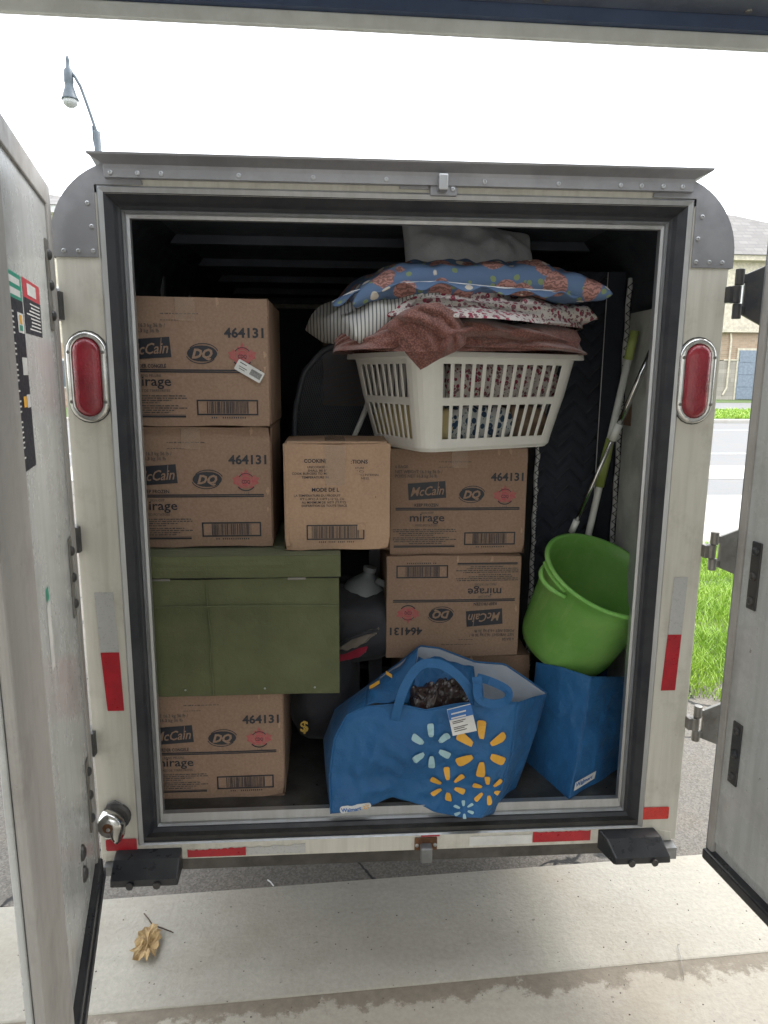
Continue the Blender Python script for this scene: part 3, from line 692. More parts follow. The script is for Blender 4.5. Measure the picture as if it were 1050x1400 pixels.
obj('inner_panel', dbox(LD, .052, .535, -.0038, .001, .440, 1.955), PAINT2, DL)
obj('hinge_stile', dbox(LD, .001, .052, -.0038, .006, .384, 1.998), STRIP, DL, bevel=.003)
obj('top_stile', dbox(LD, .052, .53, -.0038, .006, 1.952, 1.998), STRIP, DL, bevel=.003)
obj('lock_stile', dbox(LD, .530, .746, -.0038, .012, .384, 1.998), STRIP, DL, bevel=.006)
obj('door_seal', dbox(LD, .03, .74, -.0038, .016, .372, .437), RUBBER, DL, bevel=.005)
obj('seal_lip', dbox(LD, .03, .74, .0165, .020, .385, .405), GASKET, DL)
def dlathe(mp, u, z, t, prof, n=14):
    m_ = MB(); o = mp(u, t, z); nn = (mp(u, t+1, z)-o); q = nn.to_track_quat('Z', 'Y').to_matrix().to_4x4()
    m_.lathe(prof, n, Matrix.Translation(o) @ q); return m_
BOLT = [(.011, 0), (.010, .004), (.006, .007), (.0001, .008)]
for zc in (1.79, 1.17, .64):
    pl_ = obj('hinge_backing_plate', dbox(LD, .066, .098, .0012, .005, zc-.09, zc+.09), STEEL, DL, bevel=.001)
    for k in (-.06, 0, .06): obj('bolt', dlathe(LD, .082, zc+k, .005, BOLT), BLKSTL, DL)
for u, z in ((.24, .60), (.235, .545)): obj('bolt', dlathe(LD, u, z, .001, [(.018, 0), (.016, .005), (.008, .009), (.0001, .010)]), BLKSTL, DL)
# stickers (blocks of print as in the photo; too small to read)
def dsheet(mp, u0, u1, z0, z1, t, dz=0):
    m_ = MB(); m_.add([mp(u0, t, z0), mp(u1, t, z0), mp(u1, t, z1), mp(u0, t, z1)], [(0,1,2,3)]); return m_
def sheets(mp, lst, t, m, parent, name):
    m_ = MB()
    for (u0, u1, z0, z1) in lst: m_.add([mp(u0, t, z0), mp(u1, t, z0), mp(u1, t, z1), mp(u0, t, z1)], [(0,1,2,3)])
    return obj(name, m_, m, parent)
# tall column sticker: u .40-.50 ; z 1.40-1.77
def zz_(z): return 1.770-(1.785-z)*.711
SK = obj('sticker', dbox(LD, .385, .503, .0012, .0016, zz_(1.345), zz_(1.728)), DARKT, DL)
sheets(LD, [(.385, .503, zz_(1.728), zz_(1.785))], .0016, GREEN, DL, 'sticker_heading')
for q_ in ((.400, .495, zz_(1.735), zz_(1.750)), (.400, .495, zz_(1.760), zz_(1.775))): sheets(LD, [q_], .0020, WHT, SK, 'sticker_print')
rn = random.Random(3); L_ = []; z = 1.70
while z > 1.37:
    if rn.random() < .8: L_.append((.468, .500-rn.random()*.015, zz_(z)-.0028, zz_(z)))
    z -= .0115
sheets(LD, L_, .0020, WHT, SK, 'sticker_print')['kind'] = 'stuff'
for q_ in [(.392, .440, 1.655, 1.700), (.390, .432, 1.56, 1.60), (.390, .420, 1.485, 1.515)]: sheets(LD, [(q_[0], q_[1], zz_(q_[2]), zz_(q_[3]))], .0022, WHT, SK, 'sticker_panel')
sheets(LD, [(.405, .425, zz_(1.675), zz_(1.695))], .0026, YEL, SK, 'sticker_mark')
sheets(LD, [(.425, .450, zz_(1.487), zz_(1.512))], .0026, YEL, SK, 'sticker_mark')
sheets(LD, [(.405, .43, zz_(1.66), zz_(1.672))], .0026, GREEN, SK, 'sticker_mark')
m2 = obj('sticker', dbox(LD, .208, .373, .0012, .0016, 1.680, 1.740), DARKT, DL)
sheets(LD, [(.208, .373, 1.740, 1.772)], .0016, REDP, DL, 'sticker_heading')
sheets(LD, [(.25, .335, 1.746, 1.766)], .0020, WHT, m2, 'sticker_print')
L_ = []
for k in range(8): L_.append((.222, .362-rn.random()*.05, 1.731-k*.0062, 1.7335-k*.0062))
sheets(LD, L_, .0020, WHT, m2, 'sticker_print')['kind'] = 'stuff'
sheets(LD, [(.37, .395, 1.21, 1.235)], .0016, GREEN, DL, 'sticker_mark')
sheets(LD, [(.365, .40, 1.08, 1.205)], .0016, WHT, DL, 'sticker_mark')

RD = door_parts((.823, -.064), (.027, -.223), 1)
assert RD(0, 1, 0).x < .823
DR = obj('rear_door', dbox(RD, .0, .745, -.045, -.004, .382, 2.0), PAINT2, TR, bevel=.004); DR['label'] = 'right rear door with black hinge backing plates on its inner face'
obj('inner_panel', dbox(RD, .022, .70, -.0038, .001, .425, 1.955), PAINT2, DR)
obj('hinge_stile', dbox(RD, .001, .022, -.0038, .008, .384, 1.998), STRIP, DR, bevel=.003)
obj('top_stile', dbox(RD, .022, .74, -.0038, .007, 1.955, 1.998), STRIP, DR)
obj('door_seal', dbox(RD, .0, .74, -.03, .020, .368, .398), RUBBER, DR, bevel=.005)
obj('door_seal', dbox(RD, -.004, .0, -.04, .006, .384, 1.998), ALUDK, DR)
for zc in (1.79, 1.155, .700):
    obj('hinge_backing_plate', dbox(RD, .048, .080, .0012, .006, zc-.082, zc+.082), BLKSTL, DR, bevel=.002)
    for k in (-.06, 0, .06): obj('bolt', dlathe(RD, .064, zc+k, .006, BOLT), BLKSTL, DR)
# strap hinges: knuckles at the pillar, wedge arm out to the door
def hinge(s, zc, m, big=1, px=.765):
    m_ = MB(); m_.tube([(s*(px+.022), -.012, zc-.048*big), (s*(px+.022), -.012, zc-.018*big)], .0105, 12)
    m_.tube([(s*(px+.022), -.012, zc+.018*big), (s*(px+.022), -.012, zc+.050*big)], .0105, 12)
    m_.prism([(s*(px+.034), zc-.040*big), (s*(px+.036), zc+.040*big), (s*(px+.095), zc+.062*big), (s*(px+.095), zc-.066*big)], -.018, -.008)
    m_.box(min(s*(px+.024), s*(px+.040)), max(s*(px+.024), s*(px+.040)), -.018, -.008, zc+.022*big, zc+.040*big)
    m_.box(min(s*(px+.024), s*(px+.040)), max(s*(px+.024), s*(px+.040)), -.018, -.008, zc-.040*big, zc-.022*big)
    h = obj('hinge', m_, m, TR, bevel=.002)
    k_ = MB(); k_.tube([(s*(px+.016), -.010, zc-.017*big), (s*(px+.016), -.010, zc+.017*big)], .0125, 12); k_.box(min(s*(px-.004), s*(px+.012)), max(s*(px-.004), s*(px+.012)), -.018, .01, zc-.016*big, zc+.016*big); obj('hinge_leaf', k_, m, h, bevel=.002)
hinge(1, 1.805, BLKSTL, 1.15); hinge(1, 1.187, STEEL, 1.0); hinge(1, .722, STEEL, 1.0)
for z in (1.76, 1.23, .71):
    m_ = MB(); m_.tube([(-.774, -.012, z-.035), (-.774, -.012, z+.035)], .010, 10); m_.box(-.785, -.755, -.02, .03, z-.03, z+.03); obj('hinge', m_, BLKSTL, TR)

# ------------------------------------------------------------------ cardboard boxes with print
BW, BH, BD = .400, .312, .36
def leaf_pts(cx, cz, r):
    q = [(0,1),(.14,.62),(.36,.74),(.30,.30),(.62,.52),(.70,.34),(1,.30),(.84,.06),(.92,-.10),(.52,-.30),(.58,-.50),(.14,-.42),(.06,-.44),(0,-.44)]
    p = [(cx+x*r, cz+z*r) for x, z in q] + [(cx-x*r, cz+z*r) for x, z in q[::-1][1:-1]]
    return p
def ell(cx, cz, a, b, n=28, rot=0): return [(cx+a*cos(t)*cos(rot)-b*sin(t)*sin(rot), cz+a*cos(t)*sin(rot)+b*sin(t)*cos(rot)) for t in [2*pi*k/n for k in range(n)]]
def ring(mb, cx, cz, a, b, w, y, t0=0, t1=2*pi, n=30):
    o = [(cx+a*cos(t0+(t1-t0)*k/n), cz+b*sin(t0+(t1-t0)*k/n)) for k in range(n+1)]; i = [(cx+(a-w)*cos(t0+(t1-t0)*k/n), cz+(b-w)*sin(t0+(t1-t0)*k/n)) for k in range(n+1)]
    mb.add([(x, y, z) for x, z in o+i], [(k, k+1, n+2+k, n+1+k) for k in range(n)])
def fries_print(fr):
    """returns (dark, card-coloured, red) sheets in box coordinates, face at y=0 looking to -Y"""
    k = .000421
    U = lambda x: (x-28)*k; V = lambda y: (838-y)*k
    D, Lt, Rd, W_ = MB(), MB(), MB(), MB(); e = -.0006
    text_mb(D, '464131', U(722), V(322), 54*k, e, width=230*k, bold=.03)
    if not fr: text_mb(W_, '6 BAGS', U(60), V(232), 19*k, e, bold=.02)
    text_mb(W_, 'NET WEIGHT 16.3 kg 36 lb /', U(60), V(268), 21*k, e, width=325*k, bold=.02)
    text_mb(W_, 'POIDS NET 16.3 kg 36 lb', U(60), V(298), 21*k, e, width=290*k, bold=.02)
    D.flat([(U(155), V(455)), (U(414), V(438)), (U(406), V(322)), (U(147), V(340))], e)
    text_mb(Lt, 'McCain', U(168), V(428), 62*k, e*2, width=232*k, shear=.35, bold=.012, rot=.06)
    Lt.flat([(U(352), V(385)), (U(356), V(385)), (U(362), V(328)), (U(358), V(328))], e*2)
    text_mb(D, 'GARDER CONGEL\u00c9' if fr else 'KEEP FROZEN', U(278), V(500), 21*k, e, 'CENTER', width=(205 if fr else 165)*k, bold=.02)
    cx, cz = U(592), V(416)
    D.flat([(cx-88*k, cz)]+[(cx+88*k*math.copysign(abs(cos(t))**.8, cos(t)), cz+46*k*math.copysign(abs(sin(t))**1.15, sin(t))) for t in [pi-pi*j/12 for j in range(1, 12)]]+[(cx+88*k, cz)]+[(cx+88*k*math.copysign(abs(cos(t))**.8, cos(t)), cz+46*k*math.copysign(abs(sin(t))**1.15, sin(t))) for t in [-pi*j/12 for j in range(1, 12)]], e)
    text_mb(Lt, 'DQ', cx, cz-26*k, 52*k, e*2, 'CENTER', width=122*k, shear=.3, bold=.045)
    ring(D, cx+6*k, cz+2*k, 90*k, 58*k, 5*k, e, radians(15), radians(150)); ring(D, cx-6*k, cz-2*k, 90*k, 58*k, 5*k, e, radians(195), radians(330))
    cx, cz = U(825), V(428)
    Rd.flat(leaf_pts(cx, cz-4*k, 84*k), e); Rd.flat(ell(cx, cz-4*k, 40*k, 40*k), e*1.4)
    ring(Lt, cx, cz-2*k, 36*k, 36*k, 3*k, e*2.2); text_mb(D, 'CDQ', cx, cz-14*k, 22*k, e*2.4, 'CENTER', width=50*k, bold=.01)
    ring(D, cx, cz-2*k, 62*k, 60*k, 7*k, e*2.2, radians(215), radians(325)); ring(D, cx, cz-2*k, 52*k, 52*k, 4*k, e*2.2, radians(35), radians(145))
    text_mb(W_, '1 19', cx+2*k, cz-82*k, 14*k, e, 'CENTER')
    for a, b, t in ((65, 932, 512), (65, 932, 523)):
        D.flat([(U(a), V(t+4)), (U(b), V(t+4)), (U(b), V(t-4)), (U(a), V(t-4))], e)
    text_mb(W_, 'SANS PELURE' if fr else 'SKIN OFF', U(285), V(552), 15*k, e, 'CENTER', bold=.01)
    text_mb(D, 'mirage', U(285), V(604), 56*k, e, 'CENTER', width=240*k, bold=.012)
    text_mb(W_, 'POMMES DE TERRE FRITES' if fr else 'FRIED POTATOES', U(280), V(640), 15*k, e, 'CENTER', width=(235 if fr else 155)*k, bold=.01)
    rn = random.Random(5 if fr else 9)
    for row, (a, b) in enumerate([(48, 485), (50, 492), (90, 400), (100, 330), (48, 440), (48, 492), (55, 420), (160, 390)]):
        x = a; yy = 662+row*13.5+(4 if row > 3 else 0)
        while x < b:
            w = rn.uniform(9, 38); W_.flat([(U(x), V(yy+4)), (U(min(x+w, b)), V(yy+4)), (U(min(x+w, b)), V(yy-2.5)), (U(x), V(yy-2.5))], e); x += w+5
    D.flat([(U(55), V(790)), (U(482), V(790)), (U(482), V(780)), (U(55), V(780))], e); D.flat([(U(55), V(777)), (U(482), V(777)), (U(482), V(774)), (U(55), V(774))], e)
    barcode(D, U(548), U(910), V(776), V(684), 9*k, U(608), U(852), e, rn)
    for x in range(620, 840, 13): D.flat([(U(x), V(795)), (U(x+6), V(795)), (U(x+6), V(785)), (U(x), V(785))], e) if rn.random() < .8 else None
    x = 358
    while x < 575:
        w = rn.uniform(8, 26); W_.flat([(U(x), V(193)), (U(x+w), V(193)), (U(x+w), V(188)), (U(x), V(188))], e); x += w+7
    x = 358
    while x < 455:
        w = rn.uniform(8, 20); W_.flat([(U(x), V(229)), (U(x+w), V(229)), (U(x+w), V(225)), (U(x), V(225))], e); x += w+5
    return D, Lt, Rd, W_
def barcode(D, x0, x1, z0, z1, t, b0, b1, e, rn):
    for q in ((x0, x1, z0, z0+t), (x0, x1, z1-t, z1), (x0, x0+t, z0+t, z1-t), (x1-t, x1, z0+t, z1-t)):
        D.flat([(q[0], q[2]), (q[1], q[2]), (q[1], q[3]), (q[0], q[3])], e)
    x = b0
    while x < b1:
        w = rn.choice([.0007, .0007, .0015, .0022]); D.flat([(x, z0+t*1.2), (x+w, z0+t*1.2), (x+w, z1-t*1.2), (x, z1-t*1.2)], e); x += w+rn.choice([.0009, .0009, .0016, .0024])

def box_body(w, d, h, seed, bulge=.003):
    m_ = MB(); n = 14
    def wob(p):
        x, y, z = p
        fx, fz, fy = x/w, z/h, y/d
        b = bulge*sin(pi*min(1, max(0, fx)))*sin(pi*min(1, max(0, fz)))
        q = .0042*nz((x*1.3, y, z*1.3), 9, seed)*(1 if (fz < .06 or fz > .93) else 0); cr = .012*max(0, nz((round(fx), round(fz), seed), 1.7, seed))*max(0, 1-abs(fx-round(fx))*9)*max(0, 1-abs(fz-round(fz))*9)
        x += -cr*(1 if fx > .5 else -1); z += q-cr*(1 if fz > .5 else -1)*.6; y += cr*1.2
        return Vector((x, y-(b if y < d*.5 else -b)*(1 if 0 < fx < 1 and 0 < fz < 1 else 0), z))
    m_.grid(lambda u, v: wob((u*w, 0, v*h)), n, n)
    m_.grid(lambda u, v: Vector((u*w, d, v*h)), n, n, True)
    m_.grid(lambda u, v: Vector((0, u*d, v*h)), n, n, True)
    m_.grid(lambda u, v: Vector((w, u*d, v*h)), n, n)
    m_.grid(lambda u, v: Vector((u*w, v*d, 0)), n, n, True)
    m_.grid(lambda u, v: Vector((u*w, v*d, h+.003*sin(pi*u)*(1 if 0 < v < 1 else 0))), n, n)
    return m_
def fbox(label, x, y, z, rz=0, fr=False, flip=False, seed=0, w=BW, h=BH, d=BD, m=CARD, group='cardboard fries boxes stacked in the trailer', prints=True):
    t = thing('cardboard_box', label, 'box', (x, y, z), rz, group)
    bm_ = box_body(w, d, h, seed); 
    body = obj('carton', bm_, m, t, weld=True, bevel=.0025)
    # tape strip down the middle of the top running over the front edge, glossy
    tp = MB(); tp.flat([(w*.5-.024, h-.055), (w*.5+.024, h-.057), (w*.5+.024, h-.001), (w*.5-.024, h-.001)], -.0045); 
    if seed % 2: obj('packing_tape', tp, TAPE, t)
    rw = random.Random(seed*13)
    for k in range(3):
        ex, ez, rr_ = rw.choice([(w*.975, rw.uniform(.05, h-.04)), (w*rw.uniform(.5, .95), h*.965)])+(rw.uniform(.004, .009),)
        sc = MB(); sc.flat([(ex+rr_*cos(a)*rw.uniform(.4, 1.2)*.6, ez+rr_*sin(a)*rw.uniform(.5, 2)) for a in [2*pi*j/9 for j in range(9)]], -.0006-bul(ex, ez, w, h)); obj('torn_patch', sc, CARDL, t)
    # glued flap edge on the right side and the flap slit over the top
    s_ = MB(); s_.box(w+.0002, w+.0018, .01, d*.5, 0.004, h-.004); obj('side_flap', s_, m, t)
    s_ = MB(); s_.box(.002, w-.002, d*.5-.0012, d*.5+.0012, h+.0028, h+.0042); obj('flap_seam', s_, CARDD, t)
    if prints:
        key = fr
        if key not in PR_CACHE:
            D, L, R, W_ = fries_print(fr); ob = []
            for nm, q, mm in (('black_print', D, DARKT), ('knockout_print', L, m), ('red_print', R, REDINK), ('faded_print', W_, WORN)):
                cut(q, w, h)
                q.v = [(a, b-.0006-bul(a, c, w, h), c) for a, b, c in q.v]
                me = obj(nm, q, mm, None); ob.append(me.data); bpy.data.objects.remove(me)
            PR_CACHE[key] = ob
        for me in PR_CACHE[key]:
            o = bpy.data.objects.new(me.name.split('.')[0], me); link(o, t); o['kind'] = 'stuff'
            if flip: o.location = (w, 0, h); o.rotation_euler = (0, pi, 0)
    return t
def bul(a, c, w, h): return .003*sin(pi*min(1, max(0, a/w)))*sin(pi*min(1, max(0, c/h)))
def cut(q, w, h):
    me = bpy.data.meshes.new('cut'); me.from_pydata(q.v, [], q.f); bm = bmesh.new(); bm.from_mesh(me)
    for ax, L in ((0, w), (2, h)):
        for k in range(1, 14):
            c = Vector((0, 0, 0)); c[ax] = L*k/14; n = Vector((0, 0, 0)); n[ax] = 1
            bmesh.ops.bisect_plane(bm, geom=bm.verts[:]+bm.edges[:]+bm.faces[:], dist=1e-6, plane_co=c, plane_no=n)
    bm.verts.index_update(); q.v = [tuple(v.co) for v in bm.verts]; q.f = [tuple(v.index for v in f.verts) for f in bm.faces]; q.mi = [0]*len(q.f)
    bm.free(); bpy.data.meshes.remove(me)
PR_CACHE = {}
def bul_flip_fix(): pass
FLZ = .4785
fbox('cardboard fries box on the trailer floor under the green chest', -.700, .105, FLZ, 0, True, seed=2, h=.306)
fbox('middle-left fries box standing on the green chest lid, below the one with a white label', -.722, .160, 1.170, .004, False, seed=3)
bx = fbox('topmost left fries box with a torn white shipping label over its red leaf mark', -.720, .150, 1.486, -.006, True, seed=5)
fbox('upright fries box directly under the white laundry basket', .002, .340, 1.098, .004, False, seed=7)
# the box turned upside down
fbox('fries box standing upside down beneath the box that carries the laundry basket', -.008, .325, .782, .002, False, True, seed=4)
fbox('plain cardboard box on the floor behind the blue bags under the upside-down box', .035, .34, FLZ, -.01, False, seed=6, h=.300, prints=False, m=CARDD)
# dim box far back
fbox('brown carton high up in the dark back of the trailer left of the pillows', -.20, 1.05, 1.50, .05, seed=8, w=.42, h=.34, d=.3, m=CARDD, prints=False, group=None)
# white label on top-left box
lb = MB(); R_ = Matrix.Translation((.352, -.0062, .135)) @ Matrix.Rotation(radians(30), 4, 'Y')
lb.prism(rrect(-.036, .036, -.013, .015, .003, 3), -.0008, 0, R_); LBL = obj('shipping_label', lb, WHT, bx, bevel=0)
lb = MB()
for k in range(14): lb.flat([(.003+k*.0021, -.006), (.0042+k*.0021, -.006), (.0042+k*.0021, .009), (.003+k*.0021, .009)], -.0012, R_)
for r_ in ((-.030, -.012, .008, .010), (-.028, -.006, -.001, .0005), (-.026, -.010, -.006, -.0045)): lb.flat([(r_[0], r_[2]), (r_[1], r_[2]), (r_[1], r_[3]), (r_[0], r_[3])], -.0012, R_)
text_mb(lb, 'DC', -.016, .001, .007, -.0012); 
for i in range(len(lb.v)): pass
obj('label_print', lb, DARKT, LBL)['kind'] = 'stuff'

# smaller paler box with cooking instructions
SBW, SBH = .272, .274
sb = thing('cardboard_box', 'small pale cardboard box with cooking instructions and a barcode, edge of the green chest', 'box', (-.287, .12, 1.168), .006)
obj('carton', box_body(SBW, .25, SBH, 11, .002), CARDL, sb, weld=True, bevel=.003)
k = SBW/955; U = lambda x: (x-45)*k; V = lambda y: (985-y)*k; D, W_ = MB(), MB(); e = -.0035
text_mb(D, 'COOKIN(', U(228), V(187), 34*k, e, width=200*k, bold=.02); text_mb(D, ':TIONS', U(645), V(195), 34*k, e, width=150*k, bold=.02)
text_mb(D, 'UNCOOKED I', U(258), V(236), 20*k, e, width=175*k, bold=.01); text_mb(D, 'ATURE', U(680), V(243), 18*k, e, width=82*k)
text_mb(D, 'SHALL BE 0\u00b0', U(262), V(267), 20*k, e, width=170*k, bold=.01); text_mb(D, '\u00b0C)', U(700), V(274), 18*k, e, width=58*k)
text_mb(D, 'COOK BURGERS TO MI', U(120), V(294), 20*k, e, width=310*k, bold=.01); text_mb(D, '\u00b0C) INTERNAL', U(722), V(307), 20*k, e, width=178*k)
text_mb(D, 'TEMPERATURE IN', U(205), V(328), 20*k, e, width=240*k, bold=.01); text_mb(D, 'NESS.', U(736), V(338), 20*k, e, width=76*k)
text_mb(D, 'MODE DE L', U(295), V(447), 34*k, e, width=245*k, bold=.02)
text_mb(D, 'LA TEMP\u00c9RATURE DU PRODUIT', U(135), V(493), 20*k, e, width=415*k, bold=.01)
text_mb(D, '0\u00b0F (-18\u00b0C) \u00c0 +10\u00b0F (-12\u00b0C), CU', U(190), V(524), 20*k, e, width=392*k, bold=.01)
text_mb(D, 'AU MINIMUM DE 165\u00b0F (73.9\u00b0C)', U(203), V(555), 20*k, e, width=395*k, bold=.01)
text_mb(D, 'DISPARITION DE TOUTE TRACE', U(203), V(586), 20*k, e, width=405*k, bold=.01)
text_mb(D, '6', U(862), V(505), 18*k, e)
barcode(D, U(244), U(766), V(890), V(752), 11*k, U(290), U(720), e, random.Random(2))
for x in range(340, 680, 17): D.flat([(U(x), V(918)), (U(x+7), V(918)), (U(x+7), V(903)), (U(x), V(903))], e) if (x*7) % 5 else None
obj('black_print', D, DARKT, sb)['kind'] = 'stuff'
tp = MB(); tp.flat([(.105, .17), (.155, .168), (.158, SBH-.002), (.104, SBH-.002)], -.0042); tp.box(.104, .158, 0.001, .25, SBH+.0032, SBH+.0038); obj('packing_tape', tp, TAPE, sb)
tp = MB(); tp.prism([(U(700), V(800)), (U(780), V(800)), (U(760), V(740)), (U(705), V(745))], -.0044, -.0037); obj('torn_patch', tp, CARDL, sb)
s_ = MB(); s_.box(.01, SBW-.01, .002, .03, SBH+.001, SBH+.006); s_.box(.004, .012, -.0015, 0.02, .01, SBH); obj('flap_edge', s_, CARDL, sb, bevel=.001)

# ------------------------------------------------------------------ green storage chest
gc = thing('storage_chest', 'olive green fabric storage chest with hinged lid between the left boxes', 'chest', (-.718, .080, .7885))
cw, ch, cd = .570, .315, .42
def chest_part(z0, z1, yo, seed, bul=.004, x1=cw):
    m_ = MB(); n = 30
    def f(u, v): return Vector((u*x1, yo-bul*sin(pi*u)*sin(pi*v)+.0015*nz((u*4, v*3, 0), 1.5, seed), z0+v*(z1-z0)+.002*nz((u*3, 0, v), 1, seed)))
    m_.grid(f, n, 12); m_.grid(lambda u, v: Vector((x1, yo+u*cd, z0+v*(z1-z0))), 8, 8)
    m_.grid(lambda u, v: Vector((u*x1, yo+v*cd, z1)), 8, 8); m_.grid(lambda u, v: Vector((u*x1, yo+v*cd, z0)), 8, 8, True); m_.grid(lambda u, v: Vector((0, yo+u*cd, z0+v*(z1-z0))), 4, 4, True)
    return m_
obj('chest_body', chest_part(0, ch, 0, 1), GREENF, gc, smooth=False, weld=True, bevel=.003)
obj('lid', chest_part(ch+.004, .376, -.004, 2, .002, cw+.004), GREENF, gc, weld=True, bevel=.006)
s_ = MB(); s_.tube([(x/20*cw, -.0045-.004*sin(pi*x/20)*.9, .243+.003*sin(x/20*pi)-.002*x/20) for x in range(21)], .0026, 6); obj('seam_piping', s_, GREENF, gc)
s_ = MB(); s_.tube([(.24+.003*sin(k), -.0045-.0035*sin(pi*k/12), .004+.238*k/12) for k in range(13)], .0022, 6); obj('seam_piping', s_, GREENF, gc)
s_ = MB(); s_.tube([(.236, -.0078, .245+.06*k/4) for k in range(5)], .0018, 6); obj('seam_piping', s_, GREENF, gc)
s_ = MB(); s_.box(0, cw, .004, .012, ch+.0005, ch+.0038); obj('lid_gap', s_, BLACKF, gc)
for x in (.10, .44):
    s_ = MB(); s_.box(x, x+.045, -.005, -.001, ch-.002, ch+.003); obj('lid_clasp', s_, STEEL, gc)
for x in (.17, .505, .375):
    s_ = MB(); s_.lathe([(.003, 0), (.002, .002), (.0001, .002)], 8, Matrix.Translation((x, -.0025, .018)) @ Matrix.Rotation(radians(90), 4, 'X')); obj('tack', s_, ALU, gc)

# ------------------------------------------------------------------ laundry basket
BC = Vector((.055, .115, 0)); TH = radians(25)
BL, BWd, BHt = .545, .400, .262
bk = thing('laundry_basket', 'white slotted plastic laundry basket piled high with bedding', 'basket', (BC.x, BC.y, 1.4125), TH)
def peri(inset, n_c=6, L=BL, Wd=BWd, r=.058):
    x0, x1, y0, y1 = inset, L-inset, inset, Wd-inset; r = max(.03, r-inset*.3); out = []
    return x0, x1, y0, y1, r
def peri_pts(inset, segs):
    """segs: list of (side, t) ; straight parts and rounded corners as evenly parameterised samples"""
    x0, x1, y0, y1, r = peri(inset); pts = []
    cs = [(x1-r, y0+r, -90), (x1-r, y1-r, 0), (x0+r, y1-r, 90), (x0+r, y0+r, 180)]
    st = [((x0+r, y0), (x1-r, y0)), ((x1, y0+r), (x1, y1-r)), ((x1-r, y1), (x0+r, y1)), ((x0, y1-r), (x0, y0+r))]
    for i in range(4):
        a, b = st[i]; ns = segs[i]
        for k in range(ns): t = k/ns; pts.append((a[0]+(b[0]-a[0])*t, a[1]+(b[1]-a[1])*t))
        cx, cy, a0 = cs[i]
        for k in range(6): an = radians(a0+90*k/6); pts.append((cx+r*cos(an), cy+r*sin(an)))
    return pts
SEG = [37, 25, 37, 25]
levels = [(0, .058), (.012, .050), (.035, .046), (.125, .026), (.146, .021), (.232, .006), (.250, .002), (.256, -.006), (.262, -.010), (.262, -.019), (.247, -.021)]
m_ = MB(); rings_ = [peri_pts(i_, SEG) for _, i_ in levels]; n = len(rings_[0])
for (z, _), rg in zip(levels, rings_): m_.v += [(x, y, z) for x, y in rg]
cornered = []
idx = 0; isbar = []
for i in range(4):
    ns = SEG[i]
    for k in range(ns): isbar.append((k % 3 == 0) or k < 1 or k >= ns-0)
    for k in range(6): isbar.append(True)
for i in range(len(levels)-1):
    slot = i in (2, 4)
    for k in range(n):
        if slot and not isbar[k]: continue
        m_.f.append((i*n+k, i*n+(k+1) % n, (i+1)*n+(k+1) % n, (i+1)*n+k)); m_.mi.append(0)
m_.f.append(tuple(range(n))); m_.mi.append(0)
bo = obj('basket_shell', m_, BASKETM, bk, solid=.004); bo.modifiers['solid'].offset = 1
d_ = bo.modifiers.new('bev', 'BEVEL'); d_.width = .0012; d_.segments = 1; d_.limit_method = 'ANGLE'

# ------------------------------------------------------------------ bedding
def puff(w, d, h, fn, n=44, seed=0, wr=.01, p=3.2, ws=7, flat=.6, seam=.012):
    m_ = MB()
    def prof(u, v):
        a = max(0, 1-abs(2*u-1)**p); b = max(0, 1-abs(2*v-1)**p); return (a*b)**.34
    for s in (1, -1):
        def f(u, v, s=s):
            q = prof(u, v); k = 1-.06*(abs(2*u-1)*(1-abs(2*v-1)**2)*0+0)
            # pillow corners stick out: pinch edge mid-lengths
            pinch = .05*(1-abs(2*v-1)**2); pinch2 = .06*(1-abs(2*u-1)**2)
            x = (u-.5)*w*(1-pinch*abs(2*u-1)); y = (v-.5)*d*(1-pinch2*abs(2*v-1))
            wn = wr*(abs(nz((x, y, s), ws, seed))*1.6-.4+.7*nz((x, y, s), ws*2.7, seed+1))*(.35+q)
            z = s*h*.5*q*(1 if s > 0 else flat)+wn*s*.8
            if q == 0: z = .004*nz((x, y, 0), 14, seed)
            return fn(Vector((x, y, z)))
        m_.grid(f, n, max(10, int(n*d/w)), s < 0)
    return m_
def tf(loc, rz=0, rx=0, ry=0, bend=None):
    M = Matrix.Translation(loc) @ Matrix.Rotation(rz, 4, 'Z') @ Matrix.Rotation(ry, 4, 'Y') @ Matrix.Rotation(rx, 4, 'X')
    return lambda p: M @ (bend(p) if bend else p)
def bedding(name, label, cat, mesh, m, sub=1):
    o = obj(name, mesh, m, None, smooth=True, weld=True, sub=sub); return props(o, label, cat)
# contents seen through the slots
cB = lambda x, y, z: Matrix.Translation((BC.x, BC.y, 1.4125)) @ Matrix.Rotation(TH, 4, 'Z') @ Vector((x, y, z))
def inbasket(x0, x1, y0, y1, z0, z1, seed, wr=.012):
    w, d, h = x1-x0, y1-y0, z1-z0
    return puff(w, d, h, lambda p: cB((x0+x1)/2+p.x, (y0+y1)/2+p.y, (z0+z1)/2+p.z), 26, seed, wr, 8, 14, 1)
bedding('folded_sheet', 'white and crimson blossom sheet seen through the upper basket slots', 'sheet', inbasket(.11, .51, .034, .36, .125, .245, 1), FLWHITE)
bedding('folded_cloth', 'cloth with dark blue and white print low in the middle of the basket', 'cloth', inbasket(.14, .36, .058, .34, .012, .125, 2), FLDARK)
bedding('folded_cloth', 'crumpled tan cloth low at the right end of the basket', 'cloth', inbasket(.35, .485, .062, .34, .012, .125, 3, .02), BROWNF)
bedding('folded_cloth', 'pale yellow cloth at the lower left end of the basket', 'cloth', inbasket(.052, .15, .06, .35, .012, .125, 4), YCLOTH)
bedding('folded_sheet', 'grey striped sheet in the upper left end of the basket', 'sheet', inbasket(.040, .16, .055, .36, .125, .240, 5), STRIPE)
